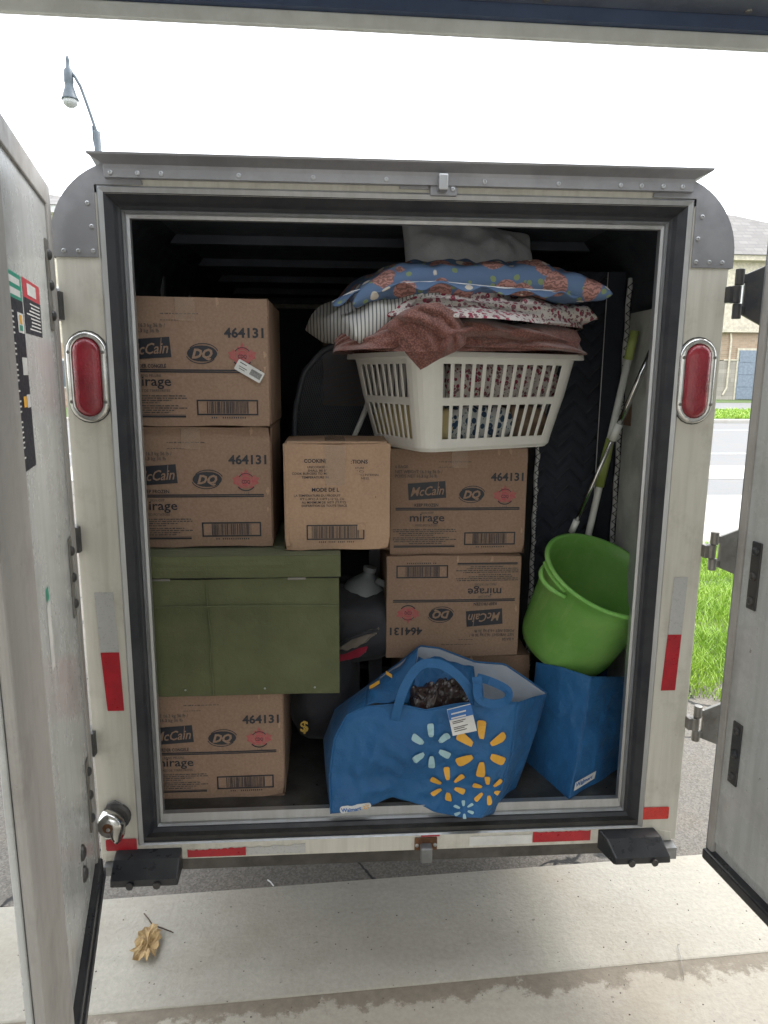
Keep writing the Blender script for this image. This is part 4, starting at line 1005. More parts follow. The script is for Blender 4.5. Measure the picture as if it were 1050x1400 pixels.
# terracotta blanket: heaped folds plus a corner hanging over the rim
def heap(px0, px1, Y0, Y1, zlow, ztop, seed, fs, amp, n=70):
    m_ = MB()
    xa = at(px0, 460, (Y0+Y1)/2).x; xb = at(px1, 460, (Y0+Y1)/2).x
    def f(u, v):
        x = xa+(xb-xa)*u; th = pi*v
        yc = (Y0+Y1)/2+.14*(u-.3); ry = (Y1-Y0)/2*(.55+.45*sin(pi*u)**.5)
        e = sin(pi*u)**.35
        rr = 1+amp*.62*sin(th*(5.2+1.2*sin(seed))+2.6*sin(u*5+seed)+1.5*nz((x*2, th, seed), 2))*(.5+.8*abs(sin(u*4.1+seed)))+amp*.55*(1-2.4*abs(nz((x*1.2, th*.55, seed), fs, seed)))+amp*.5*nz((x*3, th*1.2, 0), fs*1.4, seed+3)
        return Vector((x, yc-cos(th)*ry*rr*(.7+.3*e), zlow(u)+(ztop(u)-zlow(u))*sin(th)*e*(.75+.25*rr)))
    m_.grid(f, 96, 64); return m_
m_ = heap(455, 800, .02, .52, lambda u: 1.670+.012*sin(3*u), lambda u: 1.775+.014*sin(6*u), 2, 4.6, .20)
tb = bedding('blanket', 'terracotta rib-knit blanket bunched along the basket rim, one corner hanging down', 'blanket', m_, TERRA)
# front drape: creases laid along curves over the heap, then the corner hanging over the rim
def drape(B, T, L, R_, Y, curves, nu, nv, seed, tuck=.02):
    f2 = coons(*[[(x, y, 0) for x, y in q] for q in (B, T, L, R_)])
    segs = [([Vector((x, y, 0)) for x, y in c], a, w) for c, a, w in curves]
    def dist(p, c):
        best = 1e9; side = 1
        for q0, q1 in zip(c, c[1:]):
            d = q1-q0; t = max(0, min(1, (p-q0).dot(d)/max(1e-6, d.length_squared))); r_ = p-(q0+d*t); l = r_.length
            if l < best: best = l; side = 1 if d.x*r_.y-d.y*r_.x > 0 else -1
        return best*side
    def f(u, v):
        p = f2(u, v); h = 0
        for c, a, w in segs:
            d = dist(p, c)/w
            h += a*math.exp(-d*d*(1.0 if d < 0 else 5.0))
        h += .004*nz((p.x/18, p.y/14, seed), 1)+.0016*nz((p.x/5, p.y/5, seed), 1)
        ed = min(1, min(u, 1-u)*9)*min(1, (1-v)*6)
        Yb = Y(p.x, p.y)
        return at(p.x, p.y, Yb-h*(.3+.7*ed)+tuck*(1-ed))
    m_ = MB(); m_.grid(f, nu, nv); return m_
Yf = lambda x, y: .002+max(0, x-575)*.00075+max(0, 575-x)*.00085-(480-y)*-.0012
m_ = drape([(460,474),(520,480),(570,481),(640,480),(720,480),(790,477)], [(466,456),(500,447),(540,430),(575,416),(600,411),(625,424),(655,440),(700,444),(750,441),(788,452)],
           [(460,474),(457,465),(466,456)], [(790,477),(794,464),(788,452)], Yf,
           [([(460,468),(500,461),(535,448),(565,428),(595,414)], .016, 9), ([(470,476),(520,470),(550,455),(575,436)], .014, 8), ([(625,428),(650,446),(690,455),(740,458),(790,466)], .018, 9),
            ([(640,462),(680,470),(730,472),(790,475)], .014, 8), ([(700,446),(735,450),(748,460),(736,470)], .015, 7), ([(645,478),(665,466),(690,462)], .010, 6), ([(560,420),(590,424),(612,436),(620,456),(612,474)], .018, 9)], 150, 44, 1)
obj('blanket_front', m_, TERRA, tb, smooth=True, weld=True)
Yc = lambda x, y: .012+abs(x-580)*.0005+max(0, y-478)*.0004
m_ = drape([(528,446),(540,462),(556,484),(575,505)], [(552,426),(575,417),(600,414),(622,428),(636,450),(636,470)], [(528,446),(538,436),(552,426)], [(575,505),(600,490),(622,480),(636,470)], Yc,
           [([(545,430),(575,436),(600,448),(612,462),(606,482)], .018, 9), ([(575,419),(605,426),(624,446),(626,468)], .016, 8), ([(536,446),(556,462),(572,486)], .010, 8), ([(556,440),(580,456),(590,480)], .010, 7)], 60, 40, 2, .006)
obj('blanket_corner', m_, TERRA, tb, smooth=True, solid=.006)
# blossom sheet above it
m_ = heap(505, 798, .045, .50, lambda u: 1.752-.012*u, lambda u: 1.856-.030*u, 6, 4.4, .15)
fs_ = bedding('bed_sheet', 'white bed sheet with small crimson blossoms lying over the terracotta blanket', 'sheet', m_, FLWHITE)
m_ = puff(.26, .10, .05, tf(at(752, 428, .22), .4, 0, .10), 34, 9, .016, 4, 14); obj('pillow_sham', m_, FLWHITE, fs_, smooth=True, weld=True, sub=1)
m_ = MB(); fl = coons([at(478,452,.14), at(510,450,.10), at(545,432,.085), at(562,418,.09)], [at(500,432,.18), at(520,420,.15), at(545,392,.15), at(585,395,.13)], [at(478,452,.14), at(500,432,.18)], [at(562,418,.09), at(585,395,.13)])
m_.grid(lambda u, v: fl(u, v)+Vector((0, -.012*sin(pi*v)*(1+nz((u*4, v, 0), 2)), .0)), 24, 12); obj('sheet_flap', m_, FLWHITE, fs_, smooth=True, solid=.005, sub=1)
# striped pillow at left
def bendl(p): return Vector((p.x, p.y, p.z-.9*max(0, -p.x-.02)**2*1.6))
m_ = puff(.31, .40, .095, tf(at(516, 422, .27), .30, .10, -.46), 44, 12, .014, 4.5, 8, 1.0)
bedding('pillow', 'pillow in thin grey and white stripes sticking out at the left of the pile', 'pillow', m_, STRIPE)
# blue floral pillow on top
def bend2(p):
    return Vector((p.x, p.y, p.z-.9*max(0, -p.x-.10)**2*1.7-.35*max(0, p.x-.2)**2+.007*sin(p.x*14)))
m_ = puff(.665, .42, .092, tf(at(636, 386, .30)+Vector((0, 0, .0)), .10, .10, .03, bend2), 64, 21, .013, 5.0, 11, .9)
bp = bedding('pillow', 'blue pillow printed with coral roses lying on top of the laundry pile', 'pillow', m_, FLBLUE)
m_ = MB(); P = [at(*q) for q in ((455,414,.13),(480,400,.11),(530,388,.09),(600,386,.075),(680,394,.085),(760,399,.12),(822,400,.20))]
def ruff(u, v):
    p = plerp(P, u); return p+Vector((0, -.018*v-.004, (-.010-.008*sin(u*46))*v+.006*nz((u*9, v, 0), 2)))
m_.grid(ruff, 60, 3); obj('pillow_flange', m_, FLBLUE, bp, smooth=True, solid=.002)
m_ = MB(); P2 = [(q.x, q.y-.002, q.z+.001) for q in P]; m_.tube([plerp(P2, t/40) for t in range(41)], .0022, 6); obj('pillow_seam', m_, GREYP, bp)
# grey pillow behind
m_ = puff(.40, .25, .11, tf(at(642, 356, .40), .16, radians(58), .10), 44, 31, .016, 2.6, 9, 1.0)
bedding('pillow', 'plain light grey pillow propped behind the blue rose pillow', 'pillow', m_, GREYP)

# ------------------------------------------------------------------ office chair behind
oc = thing('office_chair', 'office chair with black mesh back standing behind the small pale box', 'chair', (-.12, .85, .48))
L0 = Vector((-.12, .85, .48)); CY = .62
P = [at(*q) for q in ((402,612,CY),(404,560,CY),(415,510,CY),(440,480,CY),(480,462,CY),(520,462,CY+.02),(545,500,CY+.02),(552,612,CY+.02))]
m_ = MB(); m_.tube([plerp(P, t/40)-L0 for t in range(41)], .010, 8); obj('back_frame', m_, mat('chair_frame', (.10,.11,.13), .5), oc, smooth=True)
m_ = MB(); sl = [at(402,612,CY), at(552,612,CY+.02)]
bs = coons([at(405,612,CY), at(480,612,CY+.05), at(552,612,CY+.02)], [at(440,482,CY), at(480,464,CY+.03), at(530,470,CY+.02)], [at(405,612,CY), at(406,560,CY), at(418,510,CY), at(440,482,CY)], [at(552,612,CY+.02), at(548,510,CY+.02), at(530,470,CY+.02)])
NM = 46
for i in range(NM):
    for j in range(NM):
        p = bs((i+.5*(j % 2))/NM, j/NM)-L0; q = bs(min(1, (i+.5*(j % 2)+.5)/NM), min(1, (j+1)/NM))-L0; q2 = bs(max(0, (i+.5*(j % 2)-.5)/NM), min(1, (j+1)/NM))-L0
        w_ = Vector((.0010, 0, .0004))
        m_.add([p-w_, p+w_, q+w_, q-w_], [(0,1,2,3)]); m_.add([p-w_, p+w_, q2+w_, q2-w_], [(0,1,2,3)])
mo = obj('mesh_back', m_, mat('chair_mesh', (.15, .16, .19), .6), oc)
m_ = MB(); m_.box(-.20, .22, -.20, .20, .40, .47); obj('seat', m_, BLACKF, oc, bevel=.02)
m_ = MB(); m_.tube([(0,0,.05), (0,0,.40)], .03, 12); obj('gas_lift', m_, BLKSTL, oc)
m_ = MB()
for a in range(5): m_.tube([(0, 0, .06), (.25*cos(a*1.2566), .25*sin(a*1.2566), .03)], [.022, .015], 8)
obj('star_base', m_, BLKSTL, oc)
m_ = MB(); m_.tube([at(478,612,.50), at(500,560,.50), at(512,520,.52)], .008, 8); o = obj('broom_handle', m_, POLEW); props(o, 'pale slanting stick between the mesh chair back and the basket', 'stick')

# ------------------------------------------------------------------ mattress in quilted moving blankets
mt = thing('wrapped_mattress', 'upright mattress wrapped in navy zigzag-quilted moving blankets', 'mattress', (.616, .575, FLZ))
O = Vector((.60, .52, FLZ))
def quiltf(x0, x1, y0, y1, z0, z1, nx, nzv, chev=.055):
    m_ = MB()
    def f(u, v):
        x = x0+(x1-x0)*u; z = z0+(z1-z0)*v; y = y0+(y1-y0)*u
        t = (z+abs(((x/.09) % 1)-.5)*.09) / chev; r = abs((t % 1)-.5)*2
        return Vector((x, y-.016*(1-r**4)-.010*nz((x, z, 0), 5), z))-O
    m_.grid(f, nx, nzv); return m_
obj('moving_blanket', quiltf(.476, .665, .505, .515, FLZ, 1.93, 40, 260), NAVYQ, mt, smooth=True)
obj('moving_blanket', quiltf(.668, .722, .50, .50, FLZ, 1.93, 6, 60, 9), NAVYQ, mt, smooth=True)
m_ = MB(); m_.box(.478, .72, .53, 2.2, FLZ, 1.92, Matrix.Translation(-O)); obj('mattress', m_, NAVYQ, mt, bevel=.02)
m_ = MB(); m_.tube([Vector((.666, .492, FLZ+1.45*t/20))-O for t in range(21)], .0014, 5); obj('seam_thread', m_, GREYP, mt)
for x, y, zt in ((.474, .498, 1.95), (.727, .470, 1.91)):
    m_ = MB(); m_.tube([Vector((x+.0018*sin(t*1.3), y, FLZ+(zt-FLZ)*t/50))-O for t in range(51)], .008, 8); tr = obj('edge_binding', m_, mat('binding_white', (.72, .73, .72), .8), mt, smooth=True)
    m_ = MB(); nzg = int((zt-FLZ)/.013)
    m_.tube([Vector((x+.0075*(1 if k % 2 else -1), y-.0065, FLZ+k*.013))-O for k in range(nzg)], .0022, 5); obj('binding_stitch', m_, BLACKF, mt)
# pale board leaning on the right wall
wb = MB(); wb.box(.726, .742, .10, .46, FLZ, 1.80); o = obj('board', wb, mat('grey_board', (.52, .53, .50), .7, 0, (.2,.2,.2), .5, 6)); props(o, 'tall pale grey board standing against the right inner wall of the trailer', 'board')
wb = MB(); wb.prism([(0, 0), (.05, 0), (.05, .07), (0, .075)], 0, .002, Matrix.Translation((.7255, .40, 1.47)) @ Matrix.Rotation(radians(90), 4, 'Z')); o2 = obj('brown_tape', wb, CARDD, o)

# poles
def pole(name, label, cat, segs, loc_parts):
    o = thing(name, label, cat, segs[0][1][0]); base = Vector(segs[0][1][0])
    for nm, pts, r, m in [(a, b, c_, d_) for a, b, c_, d_ in segs]:
        q = MB(); q.tube([Vector(p)-base for p in pts], r, 12); obj(nm, q, m, o, smooth=True)
    return o
Pp = lambda px, py, Y: at(px, py, Y)
# bottoms rest on the floor
a_, b_ = Pp(868, 452, .36), Pp(804, 733, .45)
def ext(a, b, z): return b+(b-a)*((z-b.z)/(b.z-a.z))
pole('mop', 'white mop handle with lime green grip and sleeve leaning behind the green tub', 'mop',
     [('handle', [ext(a_, b_, .60), b_, a_.lerp(b_, .12)], .0105, POLEW), ('grip', [a_.lerp(b_, .13), a_], .0125, LIME),
      ('sleeve', [a_.lerp(b_, .50), a_.lerp(b_, .60), a_.lerp(b_, .74)], [.012, .015, .014], LIME)], None)
a_, b_ = Pp(884, 495, .27), Pp(779, 733, .42)
pole('telescopic_pole', 'shiny metal telescopic pole crossing in front of the white mop handle', 'pole',
     [('lower_tube', [ext(a_, b_, .62), b_], .0045, ALU), ('middle_tube', [b_.lerp(a_, .01), a_.lerp(b_, .35)], .0062, CHROME), ('upper_tube', [a_.lerp(b_, .36), a_+(a_-b_)*.06], .0085, CHROME),
      ('lock_collar', [a_.lerp(b_, .33), a_.lerp(b_, .42)], .0115, POLEW), ('tip_collar', [a_.lerp(b_, .90), a_.lerp(b_, .975)], .010, POLEW)], None)

# ------------------------------------------------------------------ green tub
Tc = at(783, 905, .22)
tb_ = thing('tub', 'bright green plastic tub tilted on top of the smaller blue bag', 'tub', at(770, 882, .345)); tb_.scale = (1.13, 1.13, 1.15)
Mx = Matrix.Rotation(radians(15), 4, 'Y') @ Matrix.Rotation(radians(24), 4, 'X')
tb_.rotation_euler = Mx.to_euler()
HT = .252
prof = [(.0001, 0), (.112, 0), (.120, .006), (.127, .03), (.145, HT-.04), (.147, HT-.036), (.149, HT-.006), (.156, HT-.002), (.160, HT), (.160, HT+.005), (.154, HT+.008), (.148, HT+.005), (.145, HT-.03), (.124, .03), (.116, .008), (.0001, .006)]
s_caps = False
m_ = MB(); m_.lathe(prof, 64); m_.v = [(x, y, z) for x, y, z in m_.v]; obj('tub_body', m_, TUBM, tb_, smooth=True, weld=True)
for s in (-1, 1):
    m_ = MB(); A = radians(200) if s < 0 else radians(20)
    pts = [(cos(A+d)*(.151+.024*cos(d*4.1)), sin(A+d)*(.151+.024*cos(d*4.1)), HT-.022) for d in [-.38+.76*k/16 for k in range(17)]]
    m_.tube(pts, .006, 8); h_ = obj('handle', m_, TUBM, tb_, smooth=True)
    m_ = MB(); m_.add([(cos(A+d)*r_, sin(A+d)*r_, HT-.014+.010*(1-(r_-.148)/.04)) for r_ in (.148, .163) for d in [-.34+.68*k/8 for k in range(9)]], [(k, k+1, k+10, k+9) for k in range(8)]); obj('handle_web', m_, TUBM, tb_, solid=.004)
s_caps = True

# ------------------------------------------------------------------ blue shopping bags
def petals(cx, cz, r, m=6, rot=0, inner=.36, w=.155):
    out = []
    for k in range(m):
        a = rot+k*2*pi/m; d = (sin(a), cos(a)); n_ = (d[1], -d[0]); p = []
        for t, ww in ((inner, .45), (inner+.06, .62), (.55, .80), (.80, 1.0), (.92, 1.0), (.98, .8), (1.0, .4)): p.append((t, ww*w))
        poly = [(cx+r*(t*d[0]+q*n_[0]), cz+r*(t*d[1]+q*n_[1])) for t, q in p]+[(cx+r*(t*d[0]-q*n_[0]), cz+r*(t*d[1]-q*n_[1])) for t, q in p[::-1]]
        out.append(poly)
    return out
def wall(fn, nu=44, nv=34, amp=.006, seed=0, fs=9):
    def f(u, v):
        p = fn(u, v); k = sin(pi*min(1, max(0, u)))**.4*sin(pi*min(1, max(0.02, v)))**.3 if 0 < u < 1 else 0
        return p+Vector((0, -1, 0))*amp*(1.2*nz((p.x, p.z, p.y), fs, seed)+.7*(1-2.8*abs(nz((p.x*.8, p.z*1.3, 0), fs*1.6, seed+5)))+.35*(1-3*abs(nz((p.x+p.z*.6, p.z*.5-p.x*.4, 0), fs*4, seed+6))))*k
    return f
ZF = FLZ+.002
FB = [atz(452,1112,ZF), atz(500,1106,ZF+.003), at(537,1091,.045), at(565,1098,.04), at(592,1110,.025), atz(625,1116,ZF), atz(657,1118,ZF)]
FT = [at(500,966,.085), at(545,963,.07), at(582,970,.065), at(620,962,.06), at(665,957,.055), at(708,960,.05)]
FLc = [FB[0], at(450,1060,.055), at(456,1010,.07), at(473,978,.08), FT[0]]
FRc = [FB[-1], at(685,1078,.03), at(700,1030,.035), FT[-1]]
front0 = coons(FB, FT, FLc, FRc)
def bulge(f, a): return lambda u, v: f(u, v)+Vector((0, -a*sin(pi*u)*sin(pi*min(1, v*1.05)), 0))
front = wall(bulge(front0, .028), amp=.018, seed=3, fs=6)
bag = thing('shopping_bag', 'big blue reusable shopping bag with yellow spark prints and a paper tag at the sill', 'bag', (.03, .1, FLZ), group='blue reusable shopping bags')
OB = Vector((.03, .1, FLZ))
def loc(f): return lambda u, v: f(u, v)-OB
m_ = MB(); m_.grid(loc(front), 60, 44); obj('front_panel', m_, BAGBLUE, bag, smooth=True, solid=.0012)
BR0, BR1 = at(698, 1095, .10), at(748, 948, .17)
right = wall(coons([FB[-1], at(680,1110,.06), BR0], [FT[-1], at(728,953,.11), BR1], FRc, [BR0, at(712,1060,.12), at(733,1000,.15), BR1]), amp=.006, seed=8, fs=14)
m_ = MB(); m_.grid(loc(right), 20, 40); obj('side_panel', m_, BAGBLUE, bag, smooth=True, solid=.0012)
BL0, BL1 = at(447, 1085, .20), at(520, 925, .27)
left = wall(coons([BL0, FB[0]], [BL1, at(505,940,.18), FT[0]], [BL0, at(442,1010,.21), at(458,970,.24), BL1], FLc), amp=.004, seed=9)
m_ = MB(); m_.grid(loc(left), 20, 40); obj('side_panel', m_, BAGBLUE, bag, smooth=True, solid=.0012)
BK0, BK1 = BL0, BR0
backT = [BL1, at(548,905,.28), at(574,883,.29), at(600,886,.28), at(650,905,.25), at(690,908,.23), at(720,928,.20), BR1]
back = wall(coons([BK0, BK1], backT, [BL0, at(442,1010,.21), at(458,970,.24), BL1], [BR0, at(712,1060,.12), at(733,1000,.15), BR1]), amp=.006, seed=10)
m_ = MB(); m_.grid(loc(back), 50, 36); obj('back_panel', m_, BAGIN, bag, smooth=True, solid=.0012)
m_ = MB(); m_.grid(lambda u, v: loc(back)(u, v)+Vector((0, .004, .001)), 50, 36); obj('back_panel_outside', m_, BAGBLUE, bag, smooth=True)
# fold of blue over the back-left edge (outer cloth flopping forward)
flp = coons([at(500,966,.082), at(535,958,.10), at(558,962,.12)], [at(518,930,.20), at(548,908,.22), at(572,884,.25)], [at(500,966,.082), at(503,948,.14), at(518,930,.20)], [at(558,962,.12), at(566,930,.17), at(572,884,.25)])
m_ = MB(); m_.grid(loc(lambda u, v: flp(u, v)+Vector((0, -.012*sin(pi*u)*sin(pi*v), .01*nz((u*3, v*3, 0), 1)))), 20, 20); obj('folded_edge', m_, BAGBLUE, bag, smooth=True, solid=.0015)
inn = coons([at(556,972,.12), at(600,966,.13), at(648,955,.13)], [at(572,897,.24), at(605,900,.23), at(648,912,.22)], [at(556,972,.12), at(562,935,.18), at(572,897,.24)], [at(648,955,.13), at(650,930,.18), at(648,912,.22)])
m_ = MB(); m_.grid(loc(lambda u, v: inn(u, v)+Vector((0, -.02*abs(nz((u*3, v*2, 0), 1.4))-.006*sin(u*17), .008*nz((u*4, v*4, 1), 1)))), 24, 20); obj('inner_fold', m_, BAGBLUE, bag, smooth=True, solid=.0012)
# hems and piping
m_ = MB(); m_.tube([front(0.002, t/30)-OB+Vector((0, -.001, 0)) for t in range(31)], .0022, 6); obj('piping', m_, BAGBLUE, bag, smooth=True)
m_ = MB(); m_.tube([front(.998, t/30)-OB for t in range(31)], .0020, 6); obj('piping', m_, BAGBLUE, bag, smooth=True)
m_ = MB(); m_.tube([front(t/40, .998)-OB for t in range(41)], .0022, 6); obj('top_hem', m_, BAGBLUE, bag, smooth=True)
m_ = MB(); m_.tube([plerp(backT, t/40)-OB for t in range(41)], .0028, 6); obj('top_hem', m_, BAGBLUE, bag, smooth=True)
# handles
def strap(name, pts, w, m, parent, O_, n=30, wv=Vector((1, 0, 0))):
    P = [Vector(p)-O_ for p in pts]; q = MB()
    def sp(t):
        # catmull-rom
        k = min(int(t*(len(P)-1)), len(P)-2); f = t*(len(P)-1)-k; a, b, c_, d_ = P[max(k-1, 0)], P[k], P[k+1], P[min(k+2, len(P)-1)]
        return .5*((2*b)+(-a+c_)*f+(2*a-5*b+4*c_-d_)*f*f+(-a+3*b-3*c_+d_)*f**3)
    def f(u, v):
        c_ = sp(v); t = (sp(min(1, v+.01))-sp(max(0, v-.01))).normalized(); s = t.cross(Vector((0, -1, .25))).normalized(); return c_+s*(u-.5)*w
    q.grid(f, 3, n); return obj(name, q, m, parent, smooth=False, solid=.0016)
strap('handle', [at(540,985,.055), at(546,960,.055), at(558,930,.07), at(578,908,.085), at(606,910,.085), at(632,930,.07), at(648,958,.055), at(650,978,.05)][:8], .024, BAGBLUE, bag, OB)
strap('handle', [at(652,935,.045), at(655,955,.02), at(672,962,.01), at(692,958,.02), at(694,944,.05), at(672,932,.075), at(652,926,.07)], .022, BAGBLUE, bag, OB)
strap('handle', [at(655,965,.045), at(654,945,.045), at(652,925,.06)], .026, BAGBLUE, bag, OB)
# decals follow the front panel
def front_uv(px, py):
    """parameters of the front panel for a spot of the print (Newton on the panel's own surface)"""
    u, v = .5, .5
    for _ in range(25):
        e = 1e-3; P0 = front0(u, v)-CAM
        def pr(P): P = P-CAM; z = P.dot(_f); return Vector((525+FPX*P.dot(_r)/z, 700-FPX*P.dot(_u)/z))
        p = pr(front0(u, v)); a = (pr(front0(u+e, v))-p)/e; b = (pr(front0(u, v+e))-p)/e
        r_ = Vector((px, py))-p; det = a.x*b.y-a.y*b.x
        if abs(det) < 1e-6: break
        u += .8*(r_.x*b.y-r_.y*b.x)/det; v += .8*(a.x*r_.y-a.y*r_.x)/det
        u = min(.999, max(.001, u)); v = min(.999, max(.001, v))
    return u, v
def decal(polys, off=.0065):
    q = MB()
    for poly in polys:
        n = len(poly); h = n//2
        pts = [front(*front_uv(x, y))-OB+Vector((0, -off, 0)) for x, y in poly]
        q.add(pts, [(k, k+1, n-2-k, n-1-k) for k in range(h-1)])
    return q
for (cx, cy, r, m, rot, inn) in ((587, 1011, 29, PALEB, .02, .42), (655, 1017, 38, YEL, -.03, .38), (610, 1066, 26, YEL, .08, .40), (666, 1076, 23, YEL, .14, .40), (633, 1103, 15, PALEB, .10, .40)):
    ps = [[(x, y) for x, y in poly] for poly in petals(cx, cy, r, 6, rot, inn)]
    o = obj('spark_print', decal(ps), m, bag)
# logo badge bottom-left
def logo(parent, O_, fn, cx, cy, w, h, rot, uvf):
    def P(x, z, off): 
        ca, sa = cos(rot), sin(rot); return fn(*uvf(cx+x*ca+z*sa, cy+x*sa-z*ca))-O_+Vector((0, -off, 0))
    q = MB(); pts = rrect(-w/2, w/2, -h/2, h/2, h*.45, 4); q.add([P(x, z, .0045) for x, z in pts]+[P(0, 0, .0050)], [(k, (k+1) % len(pts), len(pts)) for k in range(len(pts))]); b = obj('logo_badge', q, WHT, parent)
    q = MB(); text_mb(q, 'Walmart', -w*.46, -h*.26, h*.52, 0, width=w*.64, bold=.03, fn=lambda x, z: P(x, z, .0058)); obj('logo_lettering', q, BLUEP, b)
    q = MB()
    for poly in petals(w*.34, 0, h*.38, 6, 0, .3, .17):
        n = len(poly); q.add([P(x, z, .0058) for x, z in poly], [(k, k+1, n-2-k, n-1-k) for k in range(n//2-1)])
    obj('logo_spark', q, YEL, b)
logo(bag, OB, front, 486, 1103, 43, 11, -.10, front_uv)
# paper tag hanging from the handle
tg = thing('paper_tag', 'small blue and white paper tag hanging on the front of the big blue bag', 'tag', at(632, 985, -.005))
To = Vector(tg.location)
def tagq(pts, m, name, off, parent=tg):
    q = MB(); q.add([at(x, y, -.0055-off)-To for x, y in pts], [tuple(range(len(pts)))]); return obj(name, q, m, parent, solid=.0006 if off == 0 else 0)
card = tagq([(619,1006),(652,999),(643,962),(611,970)], WHT, 'card', 0)
tagq([(614.5,985),(647.5,977),(643.6,963),(611.6,971)], BLUEP, 'printed_band', .0008)
for i, (t, l) in enumerate(((.44, .75), (.50, .6), (.66, .8), (.72, .6), (.80, .7))):
    ax, ay = 611+8*t, 970+36*t; tagq([(ax+4, ay+1), (ax+4+24*l, ay+1-6*l), (ax+4+24*l, ay+2.2-6*l), (ax+4, ay+2.2)], WORN, 'tag_print', .0010)
for i, y in enumerate((974, 980)): tagq([(617, y+1.5), (637, y-3.5), (637, y-1.5), (617, y+3.5)], WHT, 'tag_print', .0012)
# rummage inside the bag
m_ = puff(.19, .12, .09, tf(at(603, 956, .15), .2, .1, 0), 40, 40, .024, 3, 20, 1); m_.v = [(x+.007*nz((x, y, z), 70, 1), y+.007*nz((x, y, z), 70, 2), z+.010*nz((x, y, z), 60, 3)) for x, y, z in m_.v]
o = bedding('plastic_wrap', 'crumpled dark brown plastic wrapping poking out of the big blue bag', 'wrapping', m_, mat('dark_wrap', (.035, .018, .016), .16, 0, (.05, .045, .045), .6, 60, 50, .5, .004), 0); o.data.polygons.foreach_set('use_smooth', [False]*len(o.data.polygons))
# yellow specks on the left shoulder cloth
q = MB()
for (x, y, a, l) in ((512, 936, .5, 16), (532, 922, -.6, 10), (524, 940, 1.4, 8)):
    c_ = at(x, y, .185); q.add([at(x-l*.5*cos(a), y+l*.5*sin(a)-2, .155), at(x+l*.5*cos(a), y-l*.5*sin(a)-2.5, .165), at(x+l*.5*cos(a), y-l*.5*sin(a)+2.5, .165), at(x-l*.5*cos(a), y+l*.5*sin(a)+3, .155)], [(0,1,2,3)])
q.v = [(x-OB.x, y-OB.y, z-OB.z) for x, y, z in q.v]; obj('spark_print', q, YEL, bag)

# second bag, right
b2 = thing('shopping_bag', 'smaller blue shopping bag standing in the right corner under the green tub', 'bag', (.52, .2, FLZ), group='blue reusable shopping bags'); O2 = Vector((.52, .2, FLZ))
e0, e1 = atz(778, 1092, ZF), at(808, 925, .13)
a0, a1 = at(716, 1062, .24), at(733, 905, .27)
c0, c1 = at(848, 1062, .19), at(870, 925, .23)
wl = wall(coons([a0, e0], [a1, at(768,912,.19), e1], [a0, a1], [e0, at(795,1010,.105), e1]), amp=.009, seed=20)
wr_ = wall(coons([e0, c0], [e1, c1], [e0, at(795,1010,.105), e1], [c0, c1]), amp=.009, seed=21)
l2 = lambda f: (lambda u, v: f(u, v)-O2)
m_ = MB(); m_.grid(l2(wl), 34, 34); obj('side_panel', m_, BAGBLUE, b2, smooth=True, solid=.0012)
m_ = MB(); m_.grid(l2(wr_), 34, 34); obj('front_panel', m_, BAGBLUE, b2, smooth=True, solid=.0012)
m_ = MB(); m_.tube([wl(.998, t/30)-O2 for t in range(31)], .0022, 6); obj('piping', m_, BAGBLUE, b2, smooth=True)
m_ = MB(); m_.add([Vector(p)-O2 for p in (a0, e0, c0, at(848,1010,.45), at(760,1000,.50))], [(0,1,2,3,4)]); obj('bottom_panel', m_, BAGBLUE, b2)
bkw = wall(coons([at(760,1000,.50), at(848,1010,.45)], [at(745,915,.46), at(870,915,.44)], [at(760,1000,.50), at(745,915,.46)], [at(848,1010,.45), at(870,915,.44)]), amp=.006, seed=22)
m_ = MB(); m_.grid(l2(bkw), 16, 16); obj('back_panel', m_, BAGBLUE, b2, smooth=True, solid=.0012)
def uv2(px, py):
    # the badge sits low on the front panel beside its left edge
    return (px-786)/(848-786)*.9, (1088-py+(px-786)*.38)/(160)
def P2(u, v, off): return wr_(u, v)-O2+Vector((-off*.5, -off, 0))
q = MB(); q.add([P2(u, v, .006) for u, v in ((.07, .055), (.44, .10), (.45, .165), (.07, .125))], [(0,1,2,3)]); bdg = obj('logo_badge', q, WHT, b2)
q = MB(); text_mb(q, 'Walmart', .09, .073, .038, 0, width=.30, bold=.02, fn=lambda x, z: P2(x, z+x*.11, .0085)); obj('logo_lettering', q, BLUEP, bdg)

# ------------------------------------------------------------------ dark corner: black sack with gold $, sports bag, jug, grey post
def blob(loc_, rx, ry, rz_, seed, amp=.12, n=36):
    m_ = MB()
    def f(u, v):
        th, ph = 2*pi*u, pi*(v-.5); d = Vector((cos(th)*cos(ph), sin(th)*cos(ph), sin(ph))); k = 1+amp*nz(d, 2.2, seed)+amp*.35*(1-2.5*abs(nz(d, 4.5, seed+2)))
        p = Vector((math.copysign(abs(d.x)**.75, d.x)*rx, math.copysign(abs(d.y)**.75, d.y)*ry, math.copysign(abs(d.z)**.75, d.z)*rz_))*k
        return Vector(loc_)+p
    m_.grid(f, n, n//2); return m_
m_ = blob((-.20, .47, .655), .115, .16, .175, 1); sk = obj('black_sack', m_, BLACKF, None, smooth=True, weld=True, sub=1); props(sk, 'black cloth sack with a gold dollar sign beside the bottom left box', 'sack')
q = MB(); qc = at(417, 992, .27)
text_mb(q, '$', qc.x-.014, qc.z-.019, .034, qc.y, bold=.02); d1 = obj('dollar_sign', q, GOLD, sk, solid=.003)
m_ = blob((-.09, .46, .855), .13, .14, .115, 4, .14); sp = obj('sports_bag', m_, BLACKF, None, smooth=True, weld=True, sub=1); props(sp, 'black sports bag with beige and red flaps stuffed behind the green chest', 'bag')
